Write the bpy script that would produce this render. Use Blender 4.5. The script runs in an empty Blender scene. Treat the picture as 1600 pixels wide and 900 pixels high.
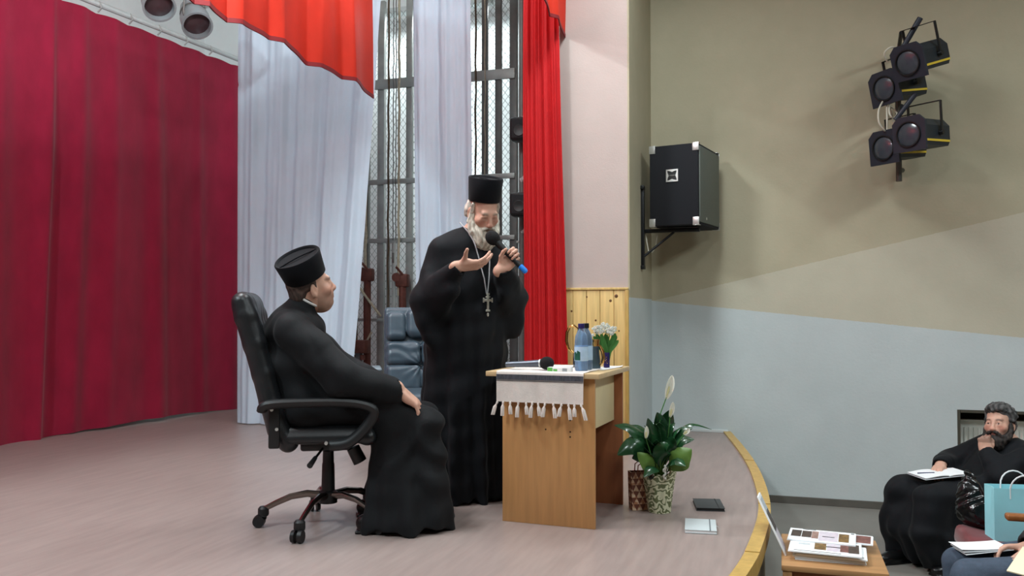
import bpy, bmesh, math, random
import numpy as np
from mathutils import Vector, Matrix

random.seed(7)
rng = np.random.RandomState(7)
SC = bpy.context.scene
COL = SC.collection
PI = math.pi
TH = math.radians(17.5)                 # the camera looks 17.5 degrees to the left of the room's Y axis
CT, ST = math.cos(TH), math.sin(TH)
HALL = -0.57                            # hall floor below the stage floor (z = 0)

# ------------------------------------------------------------------ camera
cam = bpy.data.cameras.new('camera')
cam.sensor_width = 36.0
cam.lens = 29.93
cam.clip_start = 0.05
camo = bpy.data.objects.new('camera', cam)
COL.objects.link(camo)
camo.location = (0, 0, 1.056)
camo.rotation_euler = (math.radians(90 + 1.507), 0, TH)
SC.camera = camo

# ------------------------------------------------------------------ world, exposure, lights
w = bpy.data.worlds.new('world')
SC.world = w
w.use_nodes = True
w.node_tree.nodes['Background'].inputs[0].default_value = (0.75, 0.85, 1.0, 1)
w.node_tree.nodes['Background'].inputs[1].default_value = 0.06
SC.view_settings.view_transform = 'Standard'
SC.view_settings.look = 'None'
SC.view_settings.gamma = 1.0
SC.view_settings.exposure = 0.0

def area(name, loc, rot, sx, sy, power, col):
    l = bpy.data.lights.new(name, 'AREA')
    l.shape = 'RECTANGLE'
    l.size, l.size_y = sx, sy
    l.energy = power
    l.color = col
    o = bpy.data.objects.new(name, l)
    o.location = loc
    o.rotation_euler = rot
    COL.objects.link(o)
    return o

STAGE_LAMPS = [(-2.4, 0.4, 4.0), (-2.75, 3.4, 3.93), (-2.3, 5.7, 4.0), (-3.95, 0.5, 4.0)]
HALL_LAMPS = [(0.2, 1.4, 4.35), (-0.75, 5.2, 4.35), (3.4, 1.4, 4.35), (3.4, 4.6, 4.35)]
STAGE_W = (50, 72, 9, 112)
HALL_W = (58, 70, 95, 110)
COOL = (0.88, 0.98, 1.0)
for i, p in enumerate(STAGE_LAMPS):                      # tubes: light downward and sideways towards the backdrop
    area('stage_lamp_light', (p[0], p[1], p[2] - 0.04), ((0.95 if i == 3 else 0), 0, 0), 0.18, 1.15 if i < 3 else 0.3, STAGE_W[i], COOL if i < 3 else (0.78, 0.95, 1.0))
    area('stage_lamp_light', (p[0] - 0.115, p[1], p[2] + 0.03), (0, PI / 2, 0), 0.05, 1.15, STAGE_W[i] * (0.5, 1.0, 1.8, 0.2)[i], COOL)
p = STAGE_LAMPS[1]
area('stage_lamp_light', (p[0] + 0.115, p[1], p[2] + 0.03), (0, -PI / 2, 0), 0.05, 1.15, 80, COOL)
for p, e in zip(HALL_LAMPS, HALL_W):
    area('hall_lamp_light', (p[0], p[1], p[2] - 0.05), (0, 0, 0), 0.55, 1.15, e, COOL)
area('wing_lamp_and_fill_light', (-3.27, 8.08, 2.35), (PI / 2, 0, 0), 0.10, 1.4, 9, (0.86, 0.98, 1.0))  # added fill behind the narrow drape, evens out the wing wall
area('wing_lamp_and_fill_light', (-3.4, 8.2, 4.2 - 0.04), (0, 0, 0), 1.6, 0.12, 30, (0.86, 0.98, 1.0))

# ------------------------------------------------------------------ helpers
def cam2room(lat, dep):
    """Metres to the right of / in front of the photographer -> room X, Y."""
    return (lat * CT - dep * ST, lat * ST + dep * CT)

def heading(lat, dep):
    """rotation about Z that turns local +Y towards a direction given as (right, ahead) of the photographer."""
    x, y = cam2room(lat, dep)
    return math.atan2(y, x) - PI / 2

def srgb(r, g, b):
    f = lambda c: (c / 12.92) if c <= 0.04045 else ((c + 0.055) / 1.055) ** 2.4
    return (f(r / 255), f(g / 255), f(b / 255), 1.0)

class NT:
    def __init__(s, m):
        s.t = m.node_tree
    def n(s, typ, **kw):
        nd = s.t.nodes.new(typ)
        for k, v in kw.items():
            setattr(nd, k, v)
        return nd
    def l(s, a, b):
        s.t.links.new(a, b)
    def math(s, op, a, b=None, clamp=False):
        nd = s.n('ShaderNodeMath', operation=op, use_clamp=clamp)
        for i, v in enumerate((a, b)):
            if v is None:
                continue
            if hasattr(v, 'is_output'):
                s.l(v, nd.inputs[i])
            else:
                nd.inputs[i].default_value = v
        return nd.outputs[0]
    def mix(s, f, a, b):
        nd = s.n('ShaderNodeMix', data_type='RGBA')
        for i, v in ((0, f), (6, a), (7, b)):
            if hasattr(v, 'is_output'):
                s.l(v, nd.inputs[i])
            else:
                nd.inputs[i].default_value = v
        return nd.outputs[2]
    def noise(s, vec, scale, detail=4, rough=0.55, dist=0.0):
        nd = s.n('ShaderNodeTexNoise')
        nd.inputs['Scale'].default_value = scale
        nd.inputs['Detail'].default_value = detail
        nd.inputs['Roughness'].default_value = rough
        nd.inputs['Distortion'].default_value = dist
        if vec is not None:
            s.l(vec, nd.inputs['Vector'])
        return nd.outputs[0]
    def mapping(s, vec, scale=(1, 1, 1), rot=(0, 0, 0)):
        nd = s.n('ShaderNodeMapping')
        nd.inputs['Scale'].default_value = scale
        nd.inputs['Rotation'].default_value = rot
        s.l(vec, nd.inputs['Vector'])
        return nd.outputs[0]
    def ramp(s, f, lo, hi):
        nd = s.n('ShaderNodeMapRange')
        nd.inputs['From Min'].default_value = lo
        nd.inputs['From Max'].default_value = hi
        s.l(f, nd.inputs[0])
        return nd.outputs[0]

def mat(name, col, rough=0.5, metal=0.0, var=0.0, vscale=8.0, stretch=(1, 1, 1), bump=0.0, bscale=60.0,
        spec=0.5, sheen=0.0, trans=0.0, sss=0.0, attr=False, emit=None, alpha=1.0, coat=0.0, tl=0.0, ior=1.45):
    m = bpy.data.materials.new(name)
    m.use_nodes = True
    t = NT(m)
    b = m.node_tree.nodes['Principled BSDF']
    c4 = srgb(*col)
    b.inputs['Base Color'].default_value = c4
    b.inputs['Roughness'].default_value = rough
    b.inputs['Metallic'].default_value = metal
    b.inputs['Specular IOR Level'].default_value = spec
    b.inputs['Sheen Weight'].default_value = sheen
    b.inputs['Transmission Weight'].default_value = trans
    b.inputs['IOR'].default_value = ior
    b.inputs['Coat Weight'].default_value = coat
    b.inputs['Alpha'].default_value = alpha
    if sss:
        b.inputs['Subsurface Weight'].default_value = sss
        b.inputs['Subsurface Radius'].default_value = (0.012, 0.005, 0.003)
    src = None
    if attr:
        a = t.n('ShaderNodeAttribute', attribute_name='col')
        src = a.outputs['Color']
    co = t.n('ShaderNodeTexCoord').outputs['Object']
    if var:
        v = t.noise(t.mapping(co, stretch), vscale)
        dark = tuple(c * (1 - var) for c in c4[:3]) + (1,)
        lite = tuple(min(1, c * (1 + var)) for c in c4[:3]) + (1,)
        if src is None:
            src = t.mix(t.ramp(v, 0.3, 0.7), dark, lite)
        else:
            mm = t.n('ShaderNodeMix', data_type='RGBA', blend_type='MULTIPLY')
            mm.inputs[0].default_value = 1.0
            t.l(src, mm.inputs[6])
            t.l(t.mix(t.ramp(v, 0.3, 0.7), (1 - var,) * 3 + (1,), (1 + var,) * 3 + (1,)), mm.inputs[7])
            src = mm.outputs[2]
    if src is not None:
        t.l(src, b.inputs['Base Color'])
    if bump:
        bp = t.n('ShaderNodeBump')
        bp.inputs['Strength'].default_value = bump
        bp.inputs['Distance'].default_value = 0.01
        t.l(t.noise(t.mapping(co, stretch), bscale), bp.inputs['Height'])
        t.l(bp.outputs[0], b.inputs['Normal'])
    if emit:
        b.inputs['Emission Color'].default_value = srgb(*emit[0])
        b.inputs['Emission Strength'].default_value = emit[1]
    if tl:
        tr = t.n('ShaderNodeBsdfTranslucent')
        tr.inputs['Color'].default_value = c4
        if src is not None:
            t.l(src, tr.inputs['Color'])
        mx = t.n('ShaderNodeMixShader')
        mx.inputs[0].default_value = tl
        out = m.node_tree.nodes['Material Output']
        t.l(b.outputs[0], mx.inputs[1])
        t.l(tr.outputs[0], mx.inputs[2])
        t.l(mx.outputs[0], out.inputs[0])
    return m

def props(o, label=None, cat=None, group=None, kind=None):
    for k, v in (('label', label), ('category', cat), ('group', group), ('kind', kind)):
        if v:
            o[k] = v
    return o

def thing(name, label, cat, loc=(0, 0, 0), rz=0.0, group=None):
    o = bpy.data.objects.new(name, None)
    o.empty_display_size = 0.05
    COL.objects.link(o)
    o.location = loc
    o.rotation_euler = (0, 0, rz)
    return props(o, label, cat, group)

def dup(root, loc=None, rot=None, label=None):
    r = root.copy()
    COL.objects.link(r)
    if loc is not None:
        r.location = loc
    if rot is not None:
        r.rotation_euler = rot
    if label:
        r['label'] = label
    for ch in list(root.children):
        c = ch.copy()
        COL.objects.link(c)
        c.parent = r
        for g in ch.children:
            d = g.copy()
            COL.objects.link(d)
            d.parent = c
    return r

class G:
    """collects geometry, then links it as one mesh object"""
    def __init__(s):
        s.v, s.f = [], []
    def add(s, vs, fs, M=None):
        o = len(s.v)
        s.v += [tuple(M @ Vector(p)) if M is not None else tuple(p) for p in vs]
        s.f += [tuple(i + o for i in f) for f in fs]
        return s
    def box(s, c, d, bev=0.0, M=None, seg=2):
        bm = bmesh.new()
        bmesh.ops.create_cube(bm, size=1.0)
        for v in bm.verts:
            v.co = Vector((v.co.x * d[0], v.co.y * d[1], v.co.z * d[2]))
        if bev > 0:
            bmesh.ops.bevel(bm, geom=list(bm.edges), offset=bev, segments=seg, affect='EDGES', profile=0.5)
        bm.verts.index_update()
        T = Matrix.Translation(c) if M is None else M @ Matrix.Translation(c)
        s.add([v.co.copy() for v in bm.verts], [tuple(v.index for v in f.verts) for f in bm.faces], T)
        bm.free()
        return s
    def tube(s, pts, r, n=8, cap=True, M=None, flat=1.0):
        pts = [Vector(p) for p in pts]
        rs = r if isinstance(r, (list, tuple)) else [r] * len(pts)
        vs, fs = [], []
        t0 = (pts[1] - pts[0]).normalized()
        u = t0.orthogonal().normalized()
        for i, p in enumerate(pts):
            if i == 0:
                t = t0
            elif i == len(pts) - 1:
                t = (pts[i] - pts[i - 1]).normalized()
            else:
                t = ((pts[i + 1] - p).normalized() + (p - pts[i - 1]).normalized()).normalized()
            u = (u - t * u.dot(t)).normalized()
            w_ = t.cross(u)
            for k in range(n):
                a = 2 * PI * k / n
                vs.append(p + (u * math.cos(a) + w_ * math.sin(a) * flat) * rs[i])
        for i in range(len(pts) - 1):
            for k in range(n):
                k2 = (k + 1) % n
                fs.append((i * n + k, i * n + k2, (i + 1) * n + k2, (i + 1) * n + k))
        if cap:
            fs.append(tuple(range(n))[::-1])
            fs.append(tuple(range((len(pts) - 1) * n, len(pts) * n)))
        return s.add(vs, fs, M)
    def lathe(s, prof, n=24, M=None, capb=True, capt=True):
        vs, fs = [], []
        for r, z in prof:
            for k in range(n):
                a = 2 * PI * k / n
                vs.append((r * math.cos(a), r * math.sin(a), z))
        for i in range(len(prof) - 1):
            for k in range(n):
                k2 = (k + 1) % n
                fs.append((i * n + k, i * n + k2, (i + 1) * n + k2, (i + 1) * n + k))
        if capb:
            fs.append(tuple(range(n))[::-1])
        if capt:
            fs.append(tuple(range((len(prof) - 1) * n, len(prof) * n)))
        return s.add(vs, fs, M)
    def prism(s, poly, h, M=None):
        """polygon in local XY, thickness h along local Z (from 0)"""
        n = len(poly)
        vs = [(x, y, 0) for x, y in poly] + [(x, y, h) for x, y in poly]
        fs = [tuple(range(n))[::-1], tuple(range(n, 2 * n))]
        fs += [(i, (i + 1) % n, n + (i + 1) % n, n + i) for i in range(n)]
        return s.add(vs, fs, M)
    def grid(s, fn, nu, nv, M=None, thick=0.0):
        """fn(u, v) -> point; thick > 0 gives a closed sheet"""
        P = [[Vector(fn(i / nu, j / nv)) for j in range(nv + 1)] for i in range(nu + 1)]
        W = nv + 1
        vs = [P[i][j] for i in range(nu + 1) for j in range(W)]
        fs = [(i * W + j, (i + 1) * W + j, (i + 1) * W + j + 1, i * W + j + 1) for i in range(nu) for j in range(nv)]
        if thick:
            nrm = []
            for i in range(nu + 1):
                for j in range(W):
                    a = P[min(i + 1, nu)][j] - P[max(i - 1, 0)][j]
                    b = P[i][min(j + 1, nv)] - P[i][max(j - 1, 0)]
                    c = a.cross(b)
                    nrm.append(c.normalized() if c.length > 1e-12 else Vector((0, 0, 1)))
            N = len(vs)
            vs = vs + [p - q * thick for p, q in zip(vs, nrm)]
            fs = fs + [tuple(N + k for k in f[::-1]) for f in fs]
            rim = [i * W for i in range(nu + 1)] + [nu * W + j for j in range(1, W)] + \
                  [i * W + nv for i in range(nu - 1, -1, -1)] + [j for j in range(nv - 1, 0, -1)]
            for a, b in zip(rim, rim[1:] + rim[:1]):
                fs.append((b, a, N + a, N + b))
        return s.add(vs, fs, M)
    def ball(s, c, r, nu=12, nv=8, M=None):
        r = (r, r, r) if not isinstance(r, (tuple, list)) else r
        vs = [(c[0], c[1], c[2] - r[2])]
        for j in range(1, nv):
            b = -PI / 2 + PI * j / nv
            for i in range(nu):
                a = 2 * PI * i / nu
                vs.append((c[0] + r[0] * math.cos(b) * math.cos(a), c[1] + r[1] * math.cos(b) * math.sin(a), c[2] + r[2] * math.sin(b)))
        vs.append((c[0], c[1], c[2] + r[2]))
        fs = [(0, 1 + (i + 1) % nu, 1 + i) for i in range(nu)]
        for j in range(nv - 2):
            for i in range(nu):
                fs.append((1 + j * nu + i, 1 + j * nu + (i + 1) % nu, 1 + (j + 1) * nu + (i + 1) % nu, 1 + (j + 1) * nu + i))
        L = len(vs) - 1
        fs += [(1 + (nv - 2) * nu + i, 1 + (nv - 2) * nu + (i + 1) % nu, L) for i in range(nu)]
        return s.add(vs, fs, M)
    def build(s, name, m, parent=None, smooth=35, fix=True, loc=None):
        me = bpy.data.meshes.new(name)
        me.from_pydata(s.v, [], s.f)
        if fix:
            bm = bmesh.new()
            bm.from_mesh(me)
            bmesh.ops.recalc_face_normals(bm, faces=bm.faces)
            bm.to_mesh(me)
            bm.free()
        if smooth:
            me.polygons.foreach_set('use_smooth', [True] * len(me.polygons))
            me.set_sharp_from_angle(angle=math.radians(smooth))
        me.materials.append(m)
        me.update()
        o = bpy.data.objects.new(name, me)
        COL.objects.link(o)
        if parent:
            o.parent = parent
        if loc is not None:
            o.location = loc
        return o

def TR(x=0, y=0, z=0):
    return Matrix.Translation((x, y, z))
def RX(a):
    return Matrix.Rotation(math.radians(a), 4, 'X')
def RY(a):
    return Matrix.Rotation(math.radians(a), 4, 'Y')
def RZ(a):
    return Matrix.Rotation(math.radians(a), 4, 'Z')
def frame(o, f, up=(0, 0, 1)):
    """matrix whose local +Y points along f and local +Z near up"""
    y = Vector(f).normalized()
    x = y.cross(Vector(up)).normalized()
    z = x.cross(y)
    M = Matrix((x, y, z)).transposed().to_4x4()
    M.translation = Vector(o)
    return M

# ------------------------------------------------------------------ implicit bodies (smooth unions, meshed with surface nets)
class Field:
    def __init__(s):
        s.p = []
        s.M = Matrix.Identity(4)
    def _add(s, fn, c, r, k, op):
        M = s.M.copy()
        sc = abs(M.to_3x3().determinant()) ** (1 / 3)
        A = np.array(M.inverted(), dtype=np.float32)
        cc = np.array(M @ Vector(c), dtype=np.float32)
        s.p.append((fn, A[:3, :3].T.copy(), A[:3, 3].copy(), np.float32(sc), cc, r * sc, k, op))
    def cone(s, a, b, ra, rb=None, k=0.02, op='u', flat=None):
        rb = ra if rb is None else rb
        q = np.array(flat if flat is not None else (1, 1, 1), dtype=np.float32)
        a_, b_ = np.array(a, dtype=np.float32) / q, np.array(b, dtype=np.float32) / q
        ab = b_ - a_
        L2 = max(float(ab @ ab), 1e-9)
        mn = float(q.min())
        def fn(P):
            P = (P / q if flat is not None else P) - a_
            t = np.clip(P @ ab / L2, 0, 1)
            D = P - t[:, None] * ab
            return (np.sqrt((D * D).sum(1)) - (ra + (rb - ra) * t)) * mn
        c = (Vector(a) + Vector(b)) / 2
        s._add(fn, c, (Vector(a) - Vector(b)).length / 2 + max(ra, rb) * float(q.max()), k, op)
    def chain(s, pts, rs, k=0.02, op='u', flat=None):
        """tapered limb through several joints; the joints themselves do not bulge"""
        q = np.array(flat if flat is not None else (1, 1, 1), dtype=np.float32)
        mn = float(q.min())
        A = [np.array(p, dtype=np.float32) / q for p in pts]
        def fn(P):
            P = P / q if flat is not None else P
            out = None
            for i in range(len(A) - 1):
                ab = A[i + 1] - A[i]
                Q = P - A[i]
                t = np.clip(Q @ ab / max(float(ab @ ab), 1e-9), 0, 1)
                D = Q - t[:, None] * ab
                d = np.sqrt((D * D).sum(1)) - (rs[i] + (rs[i + 1] - rs[i]) * t)
                if out is None:
                    out = d
                else:                                     # a little rounding in the bends only
                    h = np.clip(0.5 + 0.5 * (out - d) / 0.006, 0, 1)
                    out = d * h + out * (1 - h) - 0.003 * h * (1 - h)
            return out * mn
        V = [Vector(p) for p in pts]
        c = sum(V, Vector()) / len(V)
        s._add(fn, c, max((v - c).length + r * float(q.max()) for v, r in zip(V, rs)), k, op)
    def ell(s, c, r, k=0.02, op='u', R=None):
        r_ = np.array(r, dtype=np.float32)
        c_ = np.array(c, dtype=np.float32)
        Rm = np.array(R.to_3x3(), dtype=np.float32) if R is not None else None
        def fn(P):
            q = P - c_
            if Rm is not None:
                q = q @ Rm
            k0 = np.sqrt(((q / r_) ** 2).sum(1)) + 1e-6
            k1 = np.sqrt(((q / (r_ * r_)) ** 2).sum(1)) + 1e-6
            return k0 * (k0 - 1) / k1
        s._add(fn, c, max(r), k, op)
    def box(s, c, d, rad=0.01, k=0.02, op='u', R=None):
        h = np.array(d, dtype=np.float32) / 2 - rad
        c_ = np.array(c, dtype=np.float32)
        Rm = np.array(R.to_3x3(), dtype=np.float32) if R is not None else None
        def fn(P):
            q = P - c_
            if Rm is not None:
                q = q @ Rm
            q = np.abs(q) - h
            return np.sqrt((np.maximum(q, 0) ** 2).sum(1)) + np.minimum(q.max(1), 0) - rad
        s._add(fn, c, float(np.linalg.norm(np.array(d) / 2)), k, op)
    def below(s, z):
        """cut away everything under z"""
        def fn(P):
            return P[:, 2] - z
        s._add(fn, (0, 0, z), 50.0, 0.004, 's')
    def ev(s, P, cen=None, hd=None):
        """P: (blocks, n, 3); with cen/hd, prims skip the blocks they cannot reach"""
        nb, n = P.shape[:2]
        d = np.full((nb, n), 1.0, dtype=np.float32)
        for fn, A, t, sc, c, r, k, op in s.p:
            if cen is not None:
                sel = np.nonzero(np.sqrt(((cen - c) ** 2).sum(1)) < hd + r + 1.5 * k + 0.03)[0]
                if len(sel) == 0:
                    continue
            else:
                sel = slice(None)
            Q = P[sel]
            e = fn(Q.reshape(-1, 3) @ A + t).astype(np.float32).reshape(Q.shape[:2]) * sc
            a = d[sel]
            if op == 'u':
                h = np.clip(0.5 + 0.5 * (e - a) / k, 0, 1)
                d[sel] = e * (1 - h) + a * h - k * h * (1 - h)
            else:
                h = np.clip(0.5 - 0.5 * (a + e) / k, 0, 1)
                d[sel] = a * (1 - h) + (-e) * h + k * h * (1 - h)
        return d
    def mesh(s, name, m, parent=None, h=0.005, disp=None, color=None, B=12):
        u = [p for p in s.p if p[7] == 'u']
        lo = np.min([p[4] - p[5] for p in u], axis=0) - 0.03
        hi = np.max([p[4] + p[5] for p in u], axis=0) + 0.03
        nb = np.ceil((hi - lo) / (h * B)).astype(int) + 1
        gi = np.stack(np.meshgrid(*[np.arange(x) for x in nb], indexing='ij'), -1).reshape(-1, 3)
        cen = (lo + (gi + 0.5) * (h * B)).astype(np.float32)
        hd = 0.5 * math.sqrt(3) * B * h
        dc = s.ev(cen[:, None, :])[:, 0]
        act = np.nonzero(np.abs(dc) < hd * 1.5 + 0.025)[0]
        lc = np.stack(np.meshgrid(*[np.arange(B)] * 3, indexing='ij'), -1).reshape(-1, 3)
        P = (lo + (gi[act][:, None, :] * B + lc[None]) * h).astype(np.float32)
        D = s.ev(P, cen[act], hd)
        if disp is not None:
            D += disp(P.reshape(-1, 3)).astype(np.float32).reshape(D.shape)
        S = np.where(dc < 0, -1.0, 1.0).astype(np.float32).reshape(nb)
        S = np.repeat(np.repeat(np.repeat(S, B, 0), B, 1), B, 2)
        S5 = S.reshape(nb[0], B, nb[1], B, nb[2], B)
        ga = gi[act]
        S5.transpose(0, 2, 4, 1, 3, 5)[ga[:, 0], ga[:, 1], ga[:, 2]] = D.reshape(-1, B, B, B)
        neg = S < 0
        n0 = neg[:-1, :-1, :-1].astype(np.int8)
        cnt = np.zeros_like(n0)
        offs = [(a, b, c) for a in (0, 1) for b in (0, 1) for c in (0, 1)]
        sh = neg.shape
        for a, b, c in offs:
            cnt += neg[a:sh[0] - 1 + a, b:sh[1] - 1 + b, c:sh[2] - 1 + c]
        cells = np.argwhere((cnt > 0) & (cnt < 8))
        ids = np.full(cnt.shape, -1, dtype=np.int32)
        ids[cells[:, 0], cells[:, 1], cells[:, 2]] = np.arange(len(cells))
        V8 = {o: S[cells[:, 0] + o[0], cells[:, 1] + o[1], cells[:, 2] + o[2]] for o in offs}
        acc = np.zeros((len(cells), 3), dtype=np.float32)
        num = np.zeros(len(cells), dtype=np.float32)
        for o in offs:
            for ax in range(3):
                if o[ax]:
                    continue
                o2 = list(o)
                o2[ax] = 1
                a, b = V8[o], V8[tuple(o2)]
                x = (a < 0) != (b < 0)
                t = np.where(x, a / np.where(x, a - b, 1), 0)
                pos = np.array(o, dtype=np.float32)[None].repeat(len(cells), 0)
                pos[:, ax] += t
                acc += pos * x[:, None]
                num += x
        V = lo + (cells + acc / num[:, None]) * h
        quads = []
        for ax in range(3):
            a = neg
            sl1 = [slice(1, -1)] * 3
            sl2 = [slice(1, -1)] * 3
            sl1[ax] = slice(0, -1)
            sl2[ax] = slice(1, None)
            A_, B_ = neg[tuple(sl1)], neg[tuple(sl2)]
            e = np.argwhere(A_ != B_)
            base = e.copy()
            o1, o2 = [(1, 2), (2, 0), (0, 1)][ax]
            for q in range(3):
                if q != ax:
                    base[:, q] += 1
            def cid(d1, d2):
                c = base.copy()
                c[:, o1] -= d1
                c[:, o2] -= d2
                return ids[c[:, 0], c[:, 1], c[:, 2]]
            q4 = np.stack([cid(1, 1), cid(0, 1), cid(0, 0), cid(1, 0)], 1)
            fl = B_[e[:, 0], e[:, 1], e[:, 2]]
            q4[fl] = q4[fl][:, ::-1]
            quads.append(q4)
        Q = np.concatenate(quads)
        Q = Q[(Q >= 0).all(1)]
        me = bpy.data.meshes.new(name)
        me.vertices.add(len(V))
        me.vertices.foreach_set('co', V.astype(np.float32).ravel())
        me.loops.add(Q.size)
        me.loops.foreach_set('vertex_index', Q.astype(np.int32).ravel())
        me.polygons.add(len(Q))
        me.polygons.foreach_set('loop_start', np.arange(0, Q.size, 4, dtype=np.int32))
        me.polygons.foreach_set('use_smooth', np.ones(len(Q), dtype=bool))
        me.update(calc_edges=True)
        if color is not None:
            at = me.color_attributes.new('col', 'FLOAT_COLOR', 'POINT')
            at.data.foreach_set('color', color(V.astype(np.float32)).astype(np.float32).ravel())
        me.materials.append(m)
        o = bpy.data.objects.new(name, me)
        COL.objects.link(o)
        if parent:
            o.parent = parent
        return o
# ------------------------------------------------------------------ materials
M = {}
M['floor'] = mat('stage_laminate', (148, 132, 127), rough=0.36, var=0.10, vscale=5, stretch=(5.0, 0.55, 1), bump=0.04, bscale=30, spec=0.45)
M['hall_floor'] = mat('hall_linoleum', (128, 124, 118), rough=0.5, var=0.08, vscale=3)
M['pink'] = mat('pink_plaster', (188, 173, 167), rough=0.85, var=0.03, vscale=4, bump=0.1, bscale=90)
M['white_wall'] = mat('white_plaster', (236, 240, 240), rough=0.85, var=0.03, vscale=3, bump=0.08, bscale=60)
M['ceiling'] = mat('ceiling_plaster', (225, 226, 222), rough=0.9)
M['dim_wall'] = mat('hall_back_plaster', (170, 160, 140), rough=0.9, var=0.04)
M['pine'] = mat('varnished_pine', (214, 182, 118), rough=0.4, var=0.16, vscale=6, stretch=(7, 7, 0.5))
M['yellow_trim'] = mat('yellow_varnished_wood', (186, 152, 84), rough=0.4, var=0.14, vscale=9, stretch=(3, 3, 1))
M['stage_front'] = mat('stage_front_board', (128, 116, 92), rough=0.7, var=0.1, vscale=4)
M['base'] = mat('dark_baseboard_paint', (92, 88, 82), rough=0.6, var=0.1)
M['burgundy'] = mat('burgundy_velvet', (148, 27, 56), rough=0.8, var=0.13, vscale=6, stretch=(1, 1, 0.5), sheen=0.18, bump=0.12, bscale=45, spec=0.15)
M['white_cloth'] = mat('white_satin_cloth', (216, 228, 240), rough=0.6, var=0.02, vscale=5, tl=0.3, bump=0.06, bscale=14, spec=0.25)
M['red_cloth'] = mat('red_curtain_cloth', (198, 34, 38), rough=0.62, var=0.05, vscale=8, tl=0.18, spec=0.25, bump=0.05, bscale=60)
M['valance'] = mat('red_valance_cloth', (220, 64, 46), rough=0.6, var=0.07, vscale=3, tl=0.38, spec=0.2)
M['hem'] = mat('dark_red_hem', (120, 20, 26), rough=0.7, var=0.05)
M['steel'] = mat('grey_painted_steel', (158, 160, 156), rough=0.45, metal=0.3, var=0.12, vscale=8)
M['dark_steel'] = mat('dark_grey_steel', (102, 100, 97), rough=0.5, metal=0.3, var=0.15, vscale=8)
M['wire'] = mat('galvanised_wire', (112, 114, 110), rough=0.45, metal=0.5)
M['brown_rope'] = mat('brown_rope_fibre', (84, 68, 52), rough=0.9, var=0.25, vscale=40)
M['pale_rope'] = mat('pale_rope_fibre', (176, 166, 144), rough=0.9, var=0.2, vscale=40)
M['rust'] = mat('red_brown_iron', (98, 54, 44), rough=0.6, metal=0.2, var=0.25, vscale=20)
M['black'] = mat('black_plastic', (22, 23, 25), rough=0.45, var=0.1)
M['black_metal'] = mat('black_painted_metal', (24, 25, 28), rough=0.4, metal=0.2, var=0.1)
M['chrome'] = mat('chrome', (190, 190, 192), rough=0.18, metal=1.0, var=0.05)
M['silver'] = mat('brushed_silver', (205, 206, 204), rough=0.35, metal=0.7, var=0.05)
M['rail'] = mat('white_rail_paint', (200, 206, 206), rough=0.5, var=0.06)
M['lamp_glow'] = mat('lamp_diffuser', (240, 244, 246), rough=0.5, var=0.02)

def hall_paint(name, side):
    """three painted fields whose borders run diagonally across the hall wall (x along the wall, z up)"""
    m = bpy.data.materials.new(name)
    m.use_nodes = True
    t = NT(m)
    b = m.node_tree.nodes['Principled BSDF']
    b.inputs['Roughness'].default_value = 0.75
    b.inputs['Specular IOR Level'].default_value = 0.25
    co = t.n('ShaderNodeTexCoord').outputs['Object']
    sp = t.n('ShaderNodeSeparateXYZ')
    t.l(co, sp.inputs[0])
    wob = t.math('MULTIPLY', t.math('SUBTRACT', t.noise(co, 30, 3), 0.5), 0.012)
    if side:
        zb = t.math('ADD', 1.155, wob)
        za = zb
    else:
        x = t.math('ADD', sp.outputs[0], 1.083)
        zb = t.math('ADD', t.math('SUBTRACT', 1.141, t.math('MULTIPLY', x, 0.1037)), wob)
        za = t.math('ADD', t.math('ADD', 1.141, t.math('MULTIPLY', x, 0.2356)), wob)
    aboveB = t.math('GREATER_THAN', sp.outputs[2], zb)
    aboveA = t.math('GREATER_THAN', sp.outputs[2], za)
    blot = t.ramp(t.noise(co, 2.3, 5, 0.6), 0.3, 0.7)
    olive = t.mix(blot, srgb(172, 164, 140), srgb(182, 173, 149))
    beige = t.mix(blot, srgb(186, 180, 161), srgb(194, 188, 169))
    pale = t.mix(blot, srgb(188, 196, 197), srgb(196, 204, 205))
    c = t.mix(aboveB, pale, t.mix(aboveA, beige, olive))
    t.l(c, b.inputs['Base Color'])
    bp = t.n('ShaderNodeBump')
    bp.inputs['Strength'].default_value = 0.12
    bp.inputs['Distance'].default_value = 0.01
    t.l(t.noise(co, 45, 6), bp.inputs['Height'])
    t.l(bp.outputs[0], b.inputs['Normal'])
    return m
M['hall_paint'] = hall_paint('hall_wall_paint', False)
M['return_paint'] = hall_paint('return_wall_paint', True)

# ------------------------------------------------------------------ the setting
def struct(name, g, m, smooth=0, parent=None, **kw):
    o = g.build(name, m, parent, smooth=smooth, **kw)
    if parent is None:
        o['kind'] = 'structure'
    return o

EDGE = [(-0.418, 7.6), (-0.249, 6.615), (-0.13, 5.745), (-0.06, 4.817), (-0.075, 4.126), (-0.135, 3.511), (-0.33, 2.4), (-0.75, 1.0), (-1.2, 0.0), (-1.9, -1.2), (-2.9, -2.4), (-3.4, -3.0)]
def edge_pt(s):
    """smooth curve through EDGE, s in 0..1"""
    n = len(EDGE) - 1
    i = min(int(s * n), n - 1)
    t = s * n - i
    p = [Vector(EDGE[max(0, min(n, j))]) for j in (i - 1, i, i + 1, i + 2)]
    return 0.5 * ((2 * p[1]) + (p[2] - p[0]) * t + (2 * p[0] - 5 * p[1] + 4 * p[2] - p[3]) * t * t + (3 * p[1] - p[0] - 3 * p[2] + p[3]) * t ** 3)
CURVE = [edge_pt(i / 66) for i in range(67)]
floor_poly = [(c.x - 0.058, c.y) for c in CURVE] + [(-6.6, -3.0), (-6.6, 8.6), (-1.66, 8.6), (-1.66, 7.6)]
struct('floor_stage', G().prism(floor_poly, 0.1, TR(0, 0, -0.1)), M['floor'])
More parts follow.
